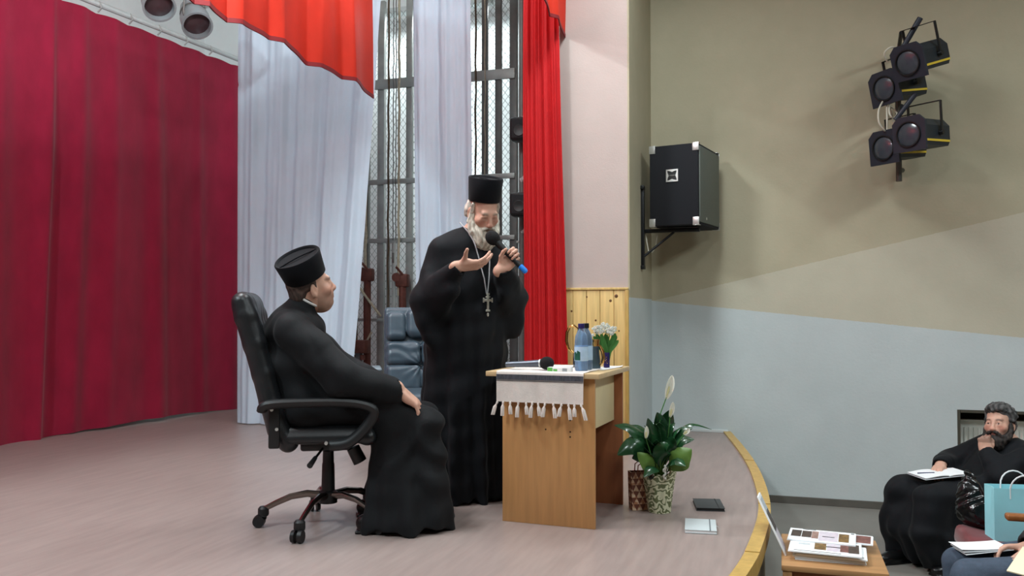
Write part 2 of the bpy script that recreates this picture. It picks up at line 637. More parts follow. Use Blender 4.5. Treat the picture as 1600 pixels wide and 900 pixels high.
front_poly = [(c.x - 0.03, c.y) for c in CURVE] + [(c.x - 0.1, c.y) for c in CURVE[::-1]]
struct('trim_stage_front', G().prism(front_poly, -HALL - 0.1, TR(0, 0, HALL)), M['stage_front'])
lip = props(bpy.data.objects.new('trim_stage_lip', None), kind='structure')
COL.objects.link(lip)
for k in range(22):                                     # yellow wooden lip, laid in short lengths
    seg = CURVE[k * 3:k * 3 + 4]
    q = Vector((0, 0.004))
    a = [(c.x, c.y) for c in seg]
    a[0] = (a[0][0], a[0][1] - 0.003)
    g = G().prism(a + [(x - 0.062, y) for x, y in a[::-1]], 0.075, TR(0, 0, -0.062 + 0.0015 * (k % 3)))
    g.build('lip_board', M['yellow_trim'], lip, smooth=0)
struct('floor_hall', G().box((2.8, 1.5, HALL - 0.05), (10.4, 13, 0.1)), M['hall_floor'])

NX0, NX1, NZ0, NZ1 = 1.343, 2.42, -0.50, 0.262          # radiator niche
g = G()
g.box(((-1.107 + NX0) / 2, 7.75, 1.94), (NX0 + 1.107, 0.3, 5.02))
g.box(((NX1 + 8) / 2, 7.75, 1.94), (8 - NX1, 0.3, 5.02))
g.box(((NX0 + NX1) / 2, 7.75, (NZ1 + 4.45) / 2), (NX1 - NX0, 0.3, 4.45 - NZ1))
g.box(((NX0 + NX1) / 2, 7.75, (NZ0 + HALL) / 2), (NX1 - NX0, 0.3, NZ0 - HALL))
struct('wall_hall_side', g, M['hall_paint'])
niche = mat('dark_niche_paint', (70, 66, 56), rough=0.8, var=0.15)
g = G().box(((NX0 + NX1) / 2, 7.91, -0.12), (NX1 - NX0 + 0.1, 0.02, 0.86))
struct('trim_niche_back', g, niche)
g = G()
g.box((NX0 + 0.012, 7.75, -0.12), (0.022, 0.298, NZ1 - NZ0))
g.box((NX1 - 0.012, 7.75, -0.12), (0.022, 0.298, NZ1 - NZ0))
g.box(((NX0 + NX1) / 2, 7.75, NZ1 - 0.012), (NX1 - NX0 - 0.05, 0.298, 0.022))
struct('trim_niche_lining', g, niche)
struct('baseboard_hall', G().box(((-0.6 + NX0) / 2, 7.592, HALL + 0.03), (NX0 + 0.6, 0.016, 0.06), 0.003), M['base'])
struct('trim_stage_wall', G().box((-0.77, 7.59, 0.012), (0.66, 0.02, 0.024), 0.003), M['rail'])

struct('wall_proscenium', G().box((-1.374, 7.02, 2.25), (0.534, 1.14, 4.5)), M['pink'])
struct('wall_return', G().box((-1.1, 7.025, 1.94), (0.014, 1.15, 5.02)), M['return_paint'])
struct('wall_header', G().box((-1.5, 1.5, 4.2), (0.2, 9.88, 0.6)), M['pink'])
struct('wall_back', G().box((-6.65, 2.8, 2.3), (0.1, 11.8, 4.8)), M['white_wall'])
struct('wall_wing', G().box((-4.1, 8.65, 2.3), (5.1, 0.1, 4.8)), M['white_wall'])
struct('wall_near', G().box((0.7, -5.05, 1.94), (14.7, 0.1, 5.02)), M['dim_wall'])
struct('wall_audience_end', G().box((8.05, 1.4, 1.94), (0.1, 12.9, 5.02)), M['dim_wall'])
struct('ceiling_stage', G().box((-4.1, 1.8, 4.75), (5.2, 13.8, 0.1)), M['ceiling'])
struct('ceiling_hall', G().box((3.2, 1.4, 4.5), (9.6, 13.0, 0.1)), M['ceiling'])

# pine wainscot on the proscenium pier: boards, cap and corner strip
wains = thing('pine_wainscot', 'knotty pine board wainscot with a yellow corner strip on the pink pier', 'panelling', (-1.374, 6.448, 0))
nb = 5
for k in range(nb):
    wb = 0.534 / nb
    gg = G().box((-0.267 + wb * (k + 0.5), -0.008, 0.61), (wb - 0.003, 0.014 + 0.001 * (k % 2), 1.21), 0.003)
    gg.build('board', M['pine'], wains, smooth=30)
G().box((0, -0.013, 1.222), (0.545, 0.024, 0.018), 0.003).build('cap', M['pine'], wains)
G().box((0.262, -0.013, 0.606), (0.026, 0.026, 1.21), 0.003).build('corner_strip', M['yellow_trim'], wains)
knot = mat('pine_knot', (110, 76, 44), rough=0.5, var=0.2)
for (x, z, r) in ((0.135, 1.13, 0.011), (0.18, 1.165, 0.014), (-0.17, 1.05, 0.008), (0.02, 0.98, 0.008), (0.2, 0.9, 0.006), (-0.05, 1.16, 0.007)):
    G().lathe([(r, 0), (r * 0.8, 0.0012)], 10, TR(x, -0.0157, z) @ RX(90)).build('knot', knot, wains)

# lamp housings above the stage and the hall
for i, p in enumerate(STAGE_LAMPS):
    t = thing('fluorescent_lamp', ('white batten lamp over the near end of the stage', 'white batten lamp over the middle of the stage', 'white batten lamp over the far end of the stage', 'dark floodlight behind the near end of the long red valance')[i], 'lamp', p, 0, 'batten lamps over the stage')
    if i < 3:
        G().box((0, 0, 0.03), (0.2, 1.2, 0.06), 0.01).build('housing', M['rail'], t)
    else:                                                 # a floodlight tilted down the stage
        G().box((0, 0, 0.03), (0.3, 0.4, 0.08), 0.01, RX(54)).build('housing', M['dark_steel'], t)
    G().tube([(0, -0.12, 0.06), (0, -0.12, 0.7)], 0.006).build('hanger', M['dark_steel'], t)
    G().tube([(0, 0.12, 0.06), (0, 0.12, 0.7)], 0.006).build('hanger', M['dark_steel'], t)
for i, p in enumerate(HALL_LAMPS):
    t = thing('ceiling_lamp', 'square white ceiling lamp in the %s of the hall' % ('near row by the stage', 'far row by the stage', 'near row over the seats', 'far row over the seats')[i], 'lamp', p, 0, 'ceiling lamps of the hall')
    G().box((0, 0, 0.05), (0.6, 1.2, 0.095), 0.01).build('housing', M['rail'], t)
t = thing('fluorescent_lamp', 'white batten lamp over the wire cage in the wing', 'lamp', (-3.4, 8.2, 4.2))
G().box((0, 0, 0.03), (1.2, 0.14, 0.06), 0.01).build('housing', M['rail'], t)
G().tube([(0.4, 0, 0.06), (0.4, 0, 0.5)], 0.006).build('hanger', M['dark_steel'], t)

t = thing('fill_lamp', 'added upright white tube lamp hidden behind the narrow drape to brighten the wing wall', 'lamp', (-3.27, 8.04, 2.35))  # unseen fixture put in to carry the added fill light
G().box((0, 0, 0), (0.12, 0.06, 1.46), 0.01).build('housing', M['rail'], t)
G().box((0, -0.09, 0.6), (0.05, 0.12, 0.04), 0.004).build('bracket', M['dark_steel'], t)
G().box((0, -0.09, -0.6), (0.05, 0.12, 0.04), 0.004).build('bracket', M['dark_steel'], t)

# ------------------------------------------------------------------ curtains
def ridge_fn(y0, y1, step, amp, wid, seed, top):
    r = random.Random(seed)
    R_, y = [], y0
    while y < y1:
        R_.append((y, amp * r.uniform(0.4, 1.2), wid * r.uniform(0.7, 1.6), r.uniform(-0.03, 0.03)))
        y += step * r.uniform(0.55, 1.45)
    def f(y, z):
        d = 0.0
        for (c, a, w_, ln) in R_:
            u = (y - c - ln * (top - z)) / (w_ * (0.55 + 0.45 * min(1, (top - z) / 1.2)))
            if abs(u) < 3:
                d += a * math.exp(-u * u)
        return d
    return f, R_
fr, RID = ridge_fn(-0.5, 7.9, 0.40, 0.06, 0.075, 4, 3.72)
def burg(u, v):
    y = -0.6 + 8.45 * u
    z = 0.015 + v * 3.69
    x = -5.60 - 0.1 * (7.75 - y)
    sag = 0.0
    hk = (y + 0.6) / 0.34
    sag = 0.016 * (1 - abs(math.cos(hk * PI))) * v ** 12
    hem = 0.02 * math.sin(y * 2.1) * (1 - v) ** 4
    d = fr(y, z) + 0.025 * math.sin(y * 3.1 + 0.4 * z) + 0.014 * math.sin(y * 8.3 - 0.3 * z) + 0.02 * (1 - v) * math.sin(y * 5.2)
    return (x + d * (0.22 + 0.78 * min(1, (1 - v) * 2.5)), y, z - sag + hem + 0.012 * (1 - v) ** 3 * 0)
o = G().grid(burg, 520, 36, thick=0.004).build('burgundy_curtain', M['burgundy'], smooth=80)
props(o, 'long burgundy velvet backdrop curtain hanging along the back of the stage', 'curtain')
rail = thing('curtain_rail', 'white pipe rail carrying the burgundy backdrop curtain', 'rail', (0, 0, 0))
G().tube([(-6.42, -0.7, 3.77), (-5.565, 7.9, 3.77)], 0.026, 10).build('pipe', M['rail'], rail)
G().box((-6.05, 4.6, 3.80), (0.05, 3.6, 0.03), 0.004, TR(-6.05, 4.6, 3.8) @ RZ(-5.7) @ TR(6.05, -4.6, -3.8) @ TR(0.1, 0, 0.0)).build('batten', M['rail'], rail)
for k in range(24):
    y = -0.43 + 0.34 * k
    G().tube([(-5.565 - 0.1 * (7.75 - y) - 0.013, y, 3.70), (-5.565 - 0.1 * (7.75 - y) + 0.03, y, 3.735), (-5.565 - 0.1 * (7.75 - y), y, 3.79)], 0.009, 6).build('hook', M['silver'], rail)

def white_leg(x0t, x1t, x0b, x1b, ybase, z1, folds, seed, tuck=0.0):
    r = random.Random(seed)
    ph = [r.uniform(0, 6) for _ in range(6)]
    def f(u, v):
        xt, xb = x0t + (x1t - x0t) * u, x0b + (x1b - x0b) * u
        z = 0.012 + v * z1
        x = xb + (xt - xb) * v ** 0.8
        a = 0.020 * math.sin(u * folds * 2 * PI + ph[0] + 0.5 * math.sin(v * 2 + ph[1])) + 0.009 * math.sin(u * folds * 3.7 * PI + ph[2] + v) \
            + 0.004 * math.sin(u * folds * 7.1 * PI + ph[3] - 1.6 * v) + 0.0012 * math.sin(u * 90 + ph[4] + 2 * v)
        a += 0.004 * math.sin(z * 9 + 7 * u + ph[5]) * math.sin(u * 31)
        if tuck:
            zz = tuck - 0.25 * (u - 0.5)
            a += 0.012 * math.exp(-((z - zz) / 0.018) ** 2) * (0.5 + 0.5 * math.sin(u * folds * 4 * PI + ph[2]))
        return (x, ybase + a, z)
    return f
o = G().grid(white_leg(-4.86, -3.36, -4.835, -3.70, 6.8, 4.0, 5, 3, 3.06), 170, 130, thick=0.003).build('white_leg_curtain', M['white_cloth'], smooth=80)
props(o, 'wide white satin drape hanging between the burgundy curtain and the wire cage', 'curtain')
o = G().grid(white_leg(-3.115, -2.55, -3.05, -2.50, 6.9, 4.0, 2.5, 8), 80, 60, thick=0.003).build('white_leg_curtain', M['white_cloth'], smooth=80)
props(o, 'narrow white drape hanging behind the standing bearded priest', 'curtain')

def valance_fn(x0, y0, y1, z0, z1, n, amp, seed, flare=0.0):
    r = random.Random(seed)
    cuts = [0.0]
    for k in range(n):
        cuts.append(cuts[-1] + r.uniform(0.75, 1.25))
    cuts = [c / cuts[-1] for c in cuts]
    def f(u, v):
        k = max(i for i in range(n) if cuts[i] <= u + 1e-9)
        t = (u - cuts[k]) / (cuts[k + 1] - cuts[k])
        saw = amp * ((1 - t) if t > 0.14 else (t / 0.14) * 0.86) - amp * 0.5
        y = y0 + (y1 - y0) * u
        back = 0.10 * amp / 0.05 * (0.10 if t < 0.14 else 0.0)
        x = x0 + saw + 0.012 * math.sin(u * 37 + 2 * v) + 0.006 * math.sin(u * 83)
        y += flare * (1 - v) * u ** 8 - back * (1 - v) * 0.3
        return (x, y, z0 + (z1 - z0) * v + 0.012 * math.sin(u * 29) * (1 - v))
    return f
def valance(label, x0, y0, y1, z0, z1, n, amp, seed, flare):
    f = valance_fn(x0, y0, y1, z0, z1, n, amp, seed, flare)
    t = thing('red_valance', label, 'curtain', (0, 0, 0))
    G().grid(f, 300, 12, thick=0.003).build('cloth', M['valance'], t, smooth=60)
    hm = G().grid(lambda u, v: tuple(Vector(f(u, v * 0.035)) + Vector((0.004, 0, -0.004))), 300, 2, thick=0.010)
    hm.build('hem', M['hem'], t, smooth=60)
    return t
valance('pleated red valance hanging across the stage in front of the wide white drape', -3.27, 1.2, 6.50, 2.885, 3.74, 11, 0.09, 5, 0.07)
valance('short red valance hanging from the proscenium beside the pink pier', -1.56, -2.0, 6.42, 3.21, 3.92, 16, 0.07, 9, 0.04)

def red_leg(u, v):
    z = 0.012 + v * 3.6
    s = (1 - v)
    x = -1.905 + (0.285 + 0.075 * s) * u - 0.0 * s
    a = 0.016 * math.sin(u * 4.2 * 2 * PI + 0.8) + 0.006 * math.sin(u * 9.7 * 2 * PI + v * 1.5) + 0.002 * math.sin(u * 23 * 2 * PI + 2)
    return (x, 6.33 + a * (0.7 + 0.5 * s) + 0.02 * math.sin(z * 1.7), z)
o = G().grid(red_leg, 150, 50, thick=0.003).build('red_leg_curtain', M['red_cloth'], smooth=80)
props(o, 'tall gathered red curtain hanging against the pink pier', 'curtain')

# ------------------------------------------------------------------ the wire cage and rigging in the wing
CY = 7.8
cage = thing('wire_cage', 'grey steel cage of chain-link panels behind the white drapes', 'cage', (-3.3, CY, 0))
def cx(x):
    return x + 3.3
for x, w_, m in ((-4.55, 0.06, 'steel'), (-4.006, 0.05, 'dark_steel'), (-3.845, 0.075, 'steel'), (-3.535, 0.065, 'steel'), (-2.735, 0.055, 'dark_steel'), (-2.595, 0.06, 'dark_steel'), (-2.44, 0.075, 'dark_steel')):
    G().box((cx(x), 0, 2.1), (w_, 0.05, 4.2), 0.004).build('post', M[m], cage)
for z, h_, x0, x1, m in ((3.34, 0.10, -4.55, -2.42, 'steel'), (2.35, 0.05, -4.55, -2.42, 'steel'), (1.757, 0.045, -4.55, -2.42, 'steel'), (0.96, 0.03, -4.55, -3.8, 'steel'), (0.06, 0.06, -4.55, -2.42, 'dark_steel')):
    G().box((cx((x0 + x1) / 2), -0.034, z), (x1 - x0, 0.02, h_), 0.003).build('rail', M[m], cage)
g = G()
x0, x1, z0, z1 = -4.52, -2.42, 0.08, 4.1
step = 0.062
k = 0
slope = 1.25
hgt = z1 - z0
n0 = int(-(hgt / slope) / step) - 1
n1 = int((x1 - x0) / step) + 1
for sgn in (1, -1):
    for k in range(n0, n1):
        xs = x0 + k * step
        ta, tb = (max(0, (x0 - xs)) * slope, min(hgt, (x1 - xs) * slope))
        if tb - ta < 0.05:
            continue
        a = (xs + ta / slope, z0 + ta)
        b = (xs + tb / slope, z0 + tb)
        if sgn < 0:
            a, b = (x0 + x1 - a[0], a[1]), (x0 + x1 - b[0], b[1])
        yo = 0.03 + sgn * 0.002
        g.tube([(cx(a[0]), yo, a[1]), (cx(b[0]), yo, b[1])], 0.0023, 3, cap=False)
o = g.build('wire_mesh', M['wire'], cage, smooth=0, fix=False)
o['kind'] = 'stuff'
# the gate of the cage
gate = thing('cage_gate', 'narrow steel gate with a lock set in the wire cage', 'gate', (-3.70, CY - 0.075, 0.05))
for x, w_ in ((-0.04, 0.018), (-0.015, 0.014), (0.03, 0.045), (0.075, 0.018)):
    G().box((x, 0, 0.845), (w_, 0.024, 1.69), 0.003).build('stile', M['steel'], gate)
G().box((0.018, 0, 1.69), (0.15, 0.022, 0.03), 0.003).build('top_rail', M['steel'], gate)
G().box((0.03, -0.018, 1.53), (0.022, 0.016, 0.1), 0.003).build('lock', M['dark_steel'], gate)

ropes = [(-3.707, 0.55, 4.2, 0.010, 'brown_rope', 'thick dark rope hanging before the wire cage just left of the narrow drape'),
         (-3.655, 1.75, 4.2, 0.005, 'dark_steel', 'thin steel cable hanging left of the narrow drape, above the cage gate'),
         (-3.625, 1.75, 4.2, 0.005, 'dark_steel', 'thin steel cable second from the thick dark rope, above the cage gate'),
         (-3.592, 1.2, 4.2, 0.012, 'pale_rope', 'pale rope hanging beside the narrow drape above the cage gate'),
         (-3.955, 0.75, 4.2, 0.016, 'pale_rope', 'pale thick rope hanging beside the edge of the wide white drape'),
         (-2.785, 0.3, 4.2, 0.010, 'brown_rope', 'dark rope hanging to the right of the narrow drape'),
         (-2.69, 0.3, 4.2, 0.006, 'pale_rope', 'thin pale cord hanging between two dark cage posts'),
         (-4.05, 0.3, 4.2, 0.011, 'brown_rope', 'dark rope running down close to the edge of the wide drape')]
for (x, za, zb, r, m, lb) in ropes:
    n = 26
    pts = [(x + 0.004 * math.sin(i * 1.7), CY - 0.13 + 0.003 * math.cos(i * 2.3), za + (zb - za) * i / n) for i in range(n + 1)]
    props(G().tube(pts, [r * (1 + 0.12 * math.sin(i * 2.6)) for i in range(n + 1)], 7).build('rope', M[m]), lb, 'rope', 'ropes of the stage rigging')
for (p, q, r, m, lb) in (((-4.12, 7.62, 1.46), (-3.76, 7.62, 1.0), 0.012, 'pale_rope', 'pale rope slanting down across the cage left of the leather armchair'),
                         ((-3.86, 7.62, 0.84), (-4.05, 7.62, 0.56), 0.010, 'pale_rope', 'short rope end slanting across the low rope lock')):
    pts = [tuple(Vector(p).lerp(Vector(q), i / 8) + Vector((0, 0, -0.015 * math.sin(PI * i / 8)))) for i in range(9)]
    props(G().tube(pts, r, 7).build('rope', M[m]), lb, 'rope', 'ropes of the stage rigging')
def rope_lock(x, z, base, lb):
    t = thing('rope_lock', lb, 'rope lock', (x, CY - 0.135, 0))
    G().tube([(0.0, 0, base), (0, 0, z)], 0.038, 10).build('column', M['rust'], t)
    G().box((0, 0, z), (0.13, 0.09, 0.13), 0.02).build('housing', M['rust'], t)
    G().tube([(-0.05, -0.05, z + 0.03), (-0.05, 0.05, z + 0.03)], 0.045, 14).build('sheave', M['rust'], t)
    G().tube([(0.02, -0.03, z + 0.05), (-0.03, -0.09, z + 0.13)], 0.012, 8).build('lever', M['rust'], t)
    return t
rope_lock(-3.93, 1.41, 0.0, 'red-brown rope lock on a rusty column next to the wide drape')
rope_lock(-3.545, 1.35, 0.0, 'red-brown rope lock beside the left shoulder edge of the narrow drape')
t = thing('winch_block', 'low red-brown iron block at the foot of the rope lock column', 'winch', (-3.96, CY - 0.25, 0.0))
G().box((0, 0, 0.70), (0.2, 0.12, 0.13), 0.015).build('housing', M['rust'], t)
G().tube([(-0.06, -0.02, 0.62), (-0.06, -0.02, 0.56)], 0.03, 10).build('wheel', M['rust'], t)
G().tube([(0.05, -0.02, 0.62), (0.05, -0.02, 0.57)], 0.026, 10).build('wheel', M['rust'], t)
G().box((0, 0, 0.32), (0.06, 0.05, 0.64), 0.005).build('stand', M['dark_steel'], t)

# pipes and the two little loudspeakers beside the red curtain
t = thing('pipe_stand', 'grey vertical pipes with side arms beside the red curtain', 'pipe', (-2.12, 7.16, 0))
G().tube([(-0.045, 0, 0), (-0.045, 0, 4.3)], 0.028, 12).build('pipe', M['dark_steel'], t)
G().tube([(0.03, 0.02, 0), (0.03, 0.02, 4.3)], 0.022, 12).build('pipe', M['steel'], t)
G().tube([(-0.045, -0.01, 2.74), (0.06, -0.03, 2.80), (0.14, -0.03, 2.86)], 0.02, 10).build('arm', M['steel'], t)
G().tube([(-0.045, -0.01, 2.20), (0.03, -0.04, 2.235), (0.14, -0.04, 2.25)], 0.026, 10).build('arm', M['silver'], t)
G().tube([(-0.045, -0.01, 1.74), (0.14, -0.02, 1.86)], 0.02, 10).build('arm', M['steel'], t)
G().box((0.0, 0.02, 1.66), (0.2, 0.03, 0.02), 0.003).build('arm', M['steel'], t)
def small_speaker(z, lb):
    t = thing('small_loudspeaker', lb, 'loudspeaker', (-2.13, 7.0, z), math.radians(6), 'small loudspeakers by the red curtain')
    G().box((0, 0, 0), (0.17, 0.15, 0.205), 0.03, seg=3).build('cabinet', M['black'], t)
    G().box((0, -0.076, 0), (0.13, 0.008, 0.165), 0.003).build('grille', mat('speaker_grille_cloth', (34, 35, 38), rough=0.9, var=0.2, vscale=90), t)
    G().lathe([(0.052, 0), (0.046, 0.004), (0.02, -0.0)], 20, TR(0, -0.0805, -0.02) @ RX(90), capb=False).build('cone', M['black'], t)
    G().tube([(0, 0.07, 0), (0, 0.15, 0.01)], 0.018, 8).build('bracket', M['dark_steel'], t)
small_speaker(2.615, 'small black loudspeaker high on the pipe beside the red curtain')
small_speaker(1.965, 'small black loudspeaker low on the pipe, behind the priest holding the microphone')

# par cans above the burgundy curtain
def par_can(y, z, lb):
    t = thing('par_can', lb, 'stage light', (-4.6, y, z), 0, 'round stage lights above the burgundy curtain')
    A = frame((0, 0, 0), (0.56, -0.42, -0.72), (0, 1, 0)) @ RX(-90)     # local +Z runs along the beam
    G().lathe([(0.05, -0.20), (0.085, -0.17), (0.10, -0.10), (0.10, -0.03), (0.118, 0.0), (0.118, 0.115), (0.124, 0.118), (0.124, 0.124), (0.108, 0.124), (0.104, 0.06)], 28, A, capt=False).build('body', M['silver_grey'], t)
    G().lathe([(0.1035, 0.07), (0.06, 0.085), (0.001, 0.09)], 28, A, capb=False).build('lens', M['gel'], t)
    G().lathe([(0.104, -0.07), (0.108, -0.068), (0.108, -0.058), (0.104, -0.056)], 28, A).build('band', M['dark_steel'], t)
    G().tube([(0, -0.13, -0.02), (0, -0.14, 0.0), (0, -0.12, 0.28), (0, 0.12, 0.28), (0, 0.14, 0.0), (0, 0.13, -0.02)], 0.008, 6).build('yoke', M['dark_steel'], t)
    G().tube([(0, 0, 0.27), (0, 0, 0.42)], 0.014, 8).build('clamp', M['dark_steel'], t)
M['silver_grey'] = mat('grey_can_metal', (150, 156, 160), rough=0.4, metal=0.3, var=0.08)
M['gel'] = mat('dull_purple_lens', (70, 50, 54), rough=0.3, var=0.1)
par_can(5.418, 3.47, 'round grey stage light, the one farther left above the burgundy curtain')
par_can(5.866, 3.47, 'round grey stage light, the one next to the red valance')
t = thing('lamp_pipe', 'grey pipe from which the round stage lights hang', 'pipe', (-4.6, 4.0, 3.89))
G().tube([(0, -3.5, 0), (0, 3.6, 0)], 0.024, 10).build('pipe', M['steel'], t)
G().tube([(0, -2.0, 0), (0, -2.0, 0.81)], 0.008, 8).build('hanger', M['dark_steel'], t)
G().tube([(0, 2.6, 0), (0, 2.6, 0.81)], 0.008, 8).build('hanger', M['dark_steel'], t)
# ------------------------------------------------------------------ the desk
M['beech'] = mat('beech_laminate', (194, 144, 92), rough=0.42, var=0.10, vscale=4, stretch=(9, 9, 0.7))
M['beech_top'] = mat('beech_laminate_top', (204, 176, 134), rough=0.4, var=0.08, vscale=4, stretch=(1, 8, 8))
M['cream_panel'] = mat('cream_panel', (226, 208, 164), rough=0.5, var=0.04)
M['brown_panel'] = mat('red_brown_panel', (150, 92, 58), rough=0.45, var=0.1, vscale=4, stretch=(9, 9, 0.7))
M['hole'] = mat('dark_hole', (40, 24, 16), rough=0.9)
M['linen'] = mat('white_woven_cloth', (226, 218, 212), rough=0.9, var=0.06, vscale=20, bump=0.25, bscale=220)
M['linen_band'] = mat('grey_woven_band', (74, 76, 84), rough=0.9, var=0.5, vscale=160, stretch=(1.6, 0.2, 0.2))
M['paper'] = mat('white_paper', (236, 238, 240), rough=0.7, var=0.02)
DX, DY = cam2room(0.40, 4.13)
DRZ = math.radians(-3.5)
desk = thing('desk', 'small beech-laminate desk with a white tasselled cloth, in front of the standing priest', 'desk', (DX, DY, 0), DRZ)
G().box((-0.24, 0.009, 0.3625), (0.48, 0.018, 0.725), 0.002).build('end_panel', M['beech'], desk)
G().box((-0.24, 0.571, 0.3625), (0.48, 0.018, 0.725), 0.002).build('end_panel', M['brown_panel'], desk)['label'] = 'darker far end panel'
G().box((-0.055, 0.29, 0.592), (0.018, 0.543, 0.266), 0.002).build('modesty_panel', M['cream_panel'], desk)
G().box((-0.265, 0.29, 0.7375), (0.59, 0.64, 0.025), 0.003).build('top', M['beech_top'], desk)
for x, z in ((-0.124, 0.519), (-0.124, 0.463), (-0.124, 0.438), (-0.25, 0.469)):
    G().tube([(x, 0.004, z), (x, -0.0008, z)], 0.0042, 10).build('screw_hole', M['hole'], desk)
DESKM = TR(DX, DY, 0) @ RZ(-3.5)
def on_desk(x, y, z=0.7525):
    return tuple(DESKM @ Vector((x, y, z)))

# tasselled runner
run = thing('table_runner', 'white woven runner with a dark band and knotted tassels hanging over the desk end', 'cloth', (DX, DY, 0), DRZ)
def runner(u, v):
    x = -0.497 + 0.452 * u
    wv = 0.004 * math.sin(u * 17) + 0.002 * math.sin(u * 41)
    L = 0.36 + 0.155
    s = v * L
    if s < 0.34:
        return (x, 0.31 - s, 0.7525 + 0.001 * math.sin(u * 20 + s * 30))
    if s < 0.37:
        a = (s - 0.34) / 0.03 * PI / 2
        return (x, -0.030 - 0.006 * math.sin(a), 0.7525 - 0.006 * (1 - math.cos(a)))
    q = s - 0.37
    return (x + 0.008 * q * math.sin(u * 5), -0.037 + wv * q * 6, 0.7465 - q)
G().grid(runner, 60, 60, thick=0.0022).build('cloth', M['linen'], run, smooth=80)
def band(z0, z1):
    def f(u, v):
        z = z0 + (z1 - z0) * v
        q = 0.7465 - z
        wv = 0.004 * math.sin(u * 17) + 0.002 * math.sin(u * 41)
        return (-0.497 + 0.452 * u + 0.008 * q * math.sin(u * 5), -0.0412 + wv * q * 6, z)
    return f
G().grid(band(0.712, 0.738), 60, 2, thick=0.0012).build('band', M['linen_band'], run, smooth=80)
G().grid(band(0.706, 0.709), 60, 1, thick=0.0010).build('band', M['linen_band'], run, smooth=80)
for k in range(13):
    x = -0.492 + 0.441 * k / 12 + 0.006 * math.sin(k * 5.1)
    ln = 0.062 + 0.008 * math.sin(k * 2.7)
    sw = (-0.022 if k == 0 else 0.012 * math.sin(k * 3.3)) + (0.014 if k > 10 else 0)
    g = G()
    y0 = -0.040
    g.tube([(x, y0, 0.604), (x, y0, 0.597), (x + sw * 0.2, y0 - 0.001, 0.588)], [0.003, 0.0065, 0.004], 8)
    for j in range(6):
        a = j * PI / 3
        ox, oy = 0.006 * math.cos(a), 0.0045 * math.sin(a)
        g.tube([(x + sw * 0.2, y0 - 0.003, 0.589), (x + sw * 0.5 + ox, y0 - 0.005 + oy, 0.575), (x + sw + ox * 1.3, y0 - 0.005 + oy, 0.597 - ln)], [0.003, 0.004, 0.0024], 5)
    g.build('tassel', M['linen'], run, smooth=60)

# things on the desk
def mic(name, label, loc, M4, foam_r=0.033, ring=None, tip=None):
    t = bpy.data.objects.new(name, None)
    COL.objects.link(t)
    t.matrix_world = Matrix.Translation(loc) @ M4.to_3x3().to_4x4()
    props(t, label, 'microphone')
    G().lathe([(0.011, -0.115), (0.014, -0.112), (0.0165, 0.0), (0.019, 0.06), (0.021, 0.075)], 20, RX(-90)).build('body', M['mic_grey'] if tip is None else M['black'], t)
    G().ball((0, 0.105, 0), (foam_r, foam_r * 1.15, foam_r), 20, 14).build('foam_head', M['foam'], t)
    if tip:
        G().lathe([(0.0, -0.163), (0.011, -0.160), (0.0155, -0.15), (0.0145, -0.112)], 18, RX(-90), capb=False).build('blue_end', tip, t)
    else:
        G().lathe([(0.0205, 0.066), (0.022, 0.068), (0.022, 0.073), (0.0205, 0.075)], 20, RX(-90)).build('ring', M['silver'], t)
    return t
M['mic_grey'] = mat('mic_grey_metal', (92, 98, 108), rough=0.35, metal=0.5, var=0.05)
M['foam'] = mat('black_foam', (16, 16, 18), rough=0.95, var=0.2, vscale=90, bump=0.4, bscale=300)
d0 = DESKM.to_3x3() @ Vector((0.95, 0.02, 0.05))
mic('microphone', 'grey microphone with a black foam head lying on the desk', on_desk(-0.375, 0.075, 0.7845), frame((0, 0, 0), d0))

M['carton'] = mat('white_carton', (228, 230, 228), rough=0.5, var=0.02)
M['carton_green'] = mat('green_carton_print', (96, 176, 84), rough=0.5, var=0.05)
M['carton_grey'] = mat('grey_print', (150, 156, 160), rough=0.6, var=0.2, vscale=200)
t = thing('medicine_box', 'small flat white and green carton in front of the lying microphone head', 'box', on_desk(-0.185, 0.03), DRZ + 0.05)
G().box((0, 0, 0.011), (0.118, 0.05, 0.022), 0.001).build('carton', M['carton'], t)
G().box((-0.045, -0.0252, 0.011), (0.026, 0.0006, 0.0215)).build('print', M['carton_green'], t)
G().box((-0.018, -0.0252, 0.009), (0.02, 0.0006, 0.010)).build('print', M['carton_green'], t)
G().box((0.03, -0.0252, 0.011), (0.024, 0.0006, 0.015)).build('print', M['carton_grey'], t)

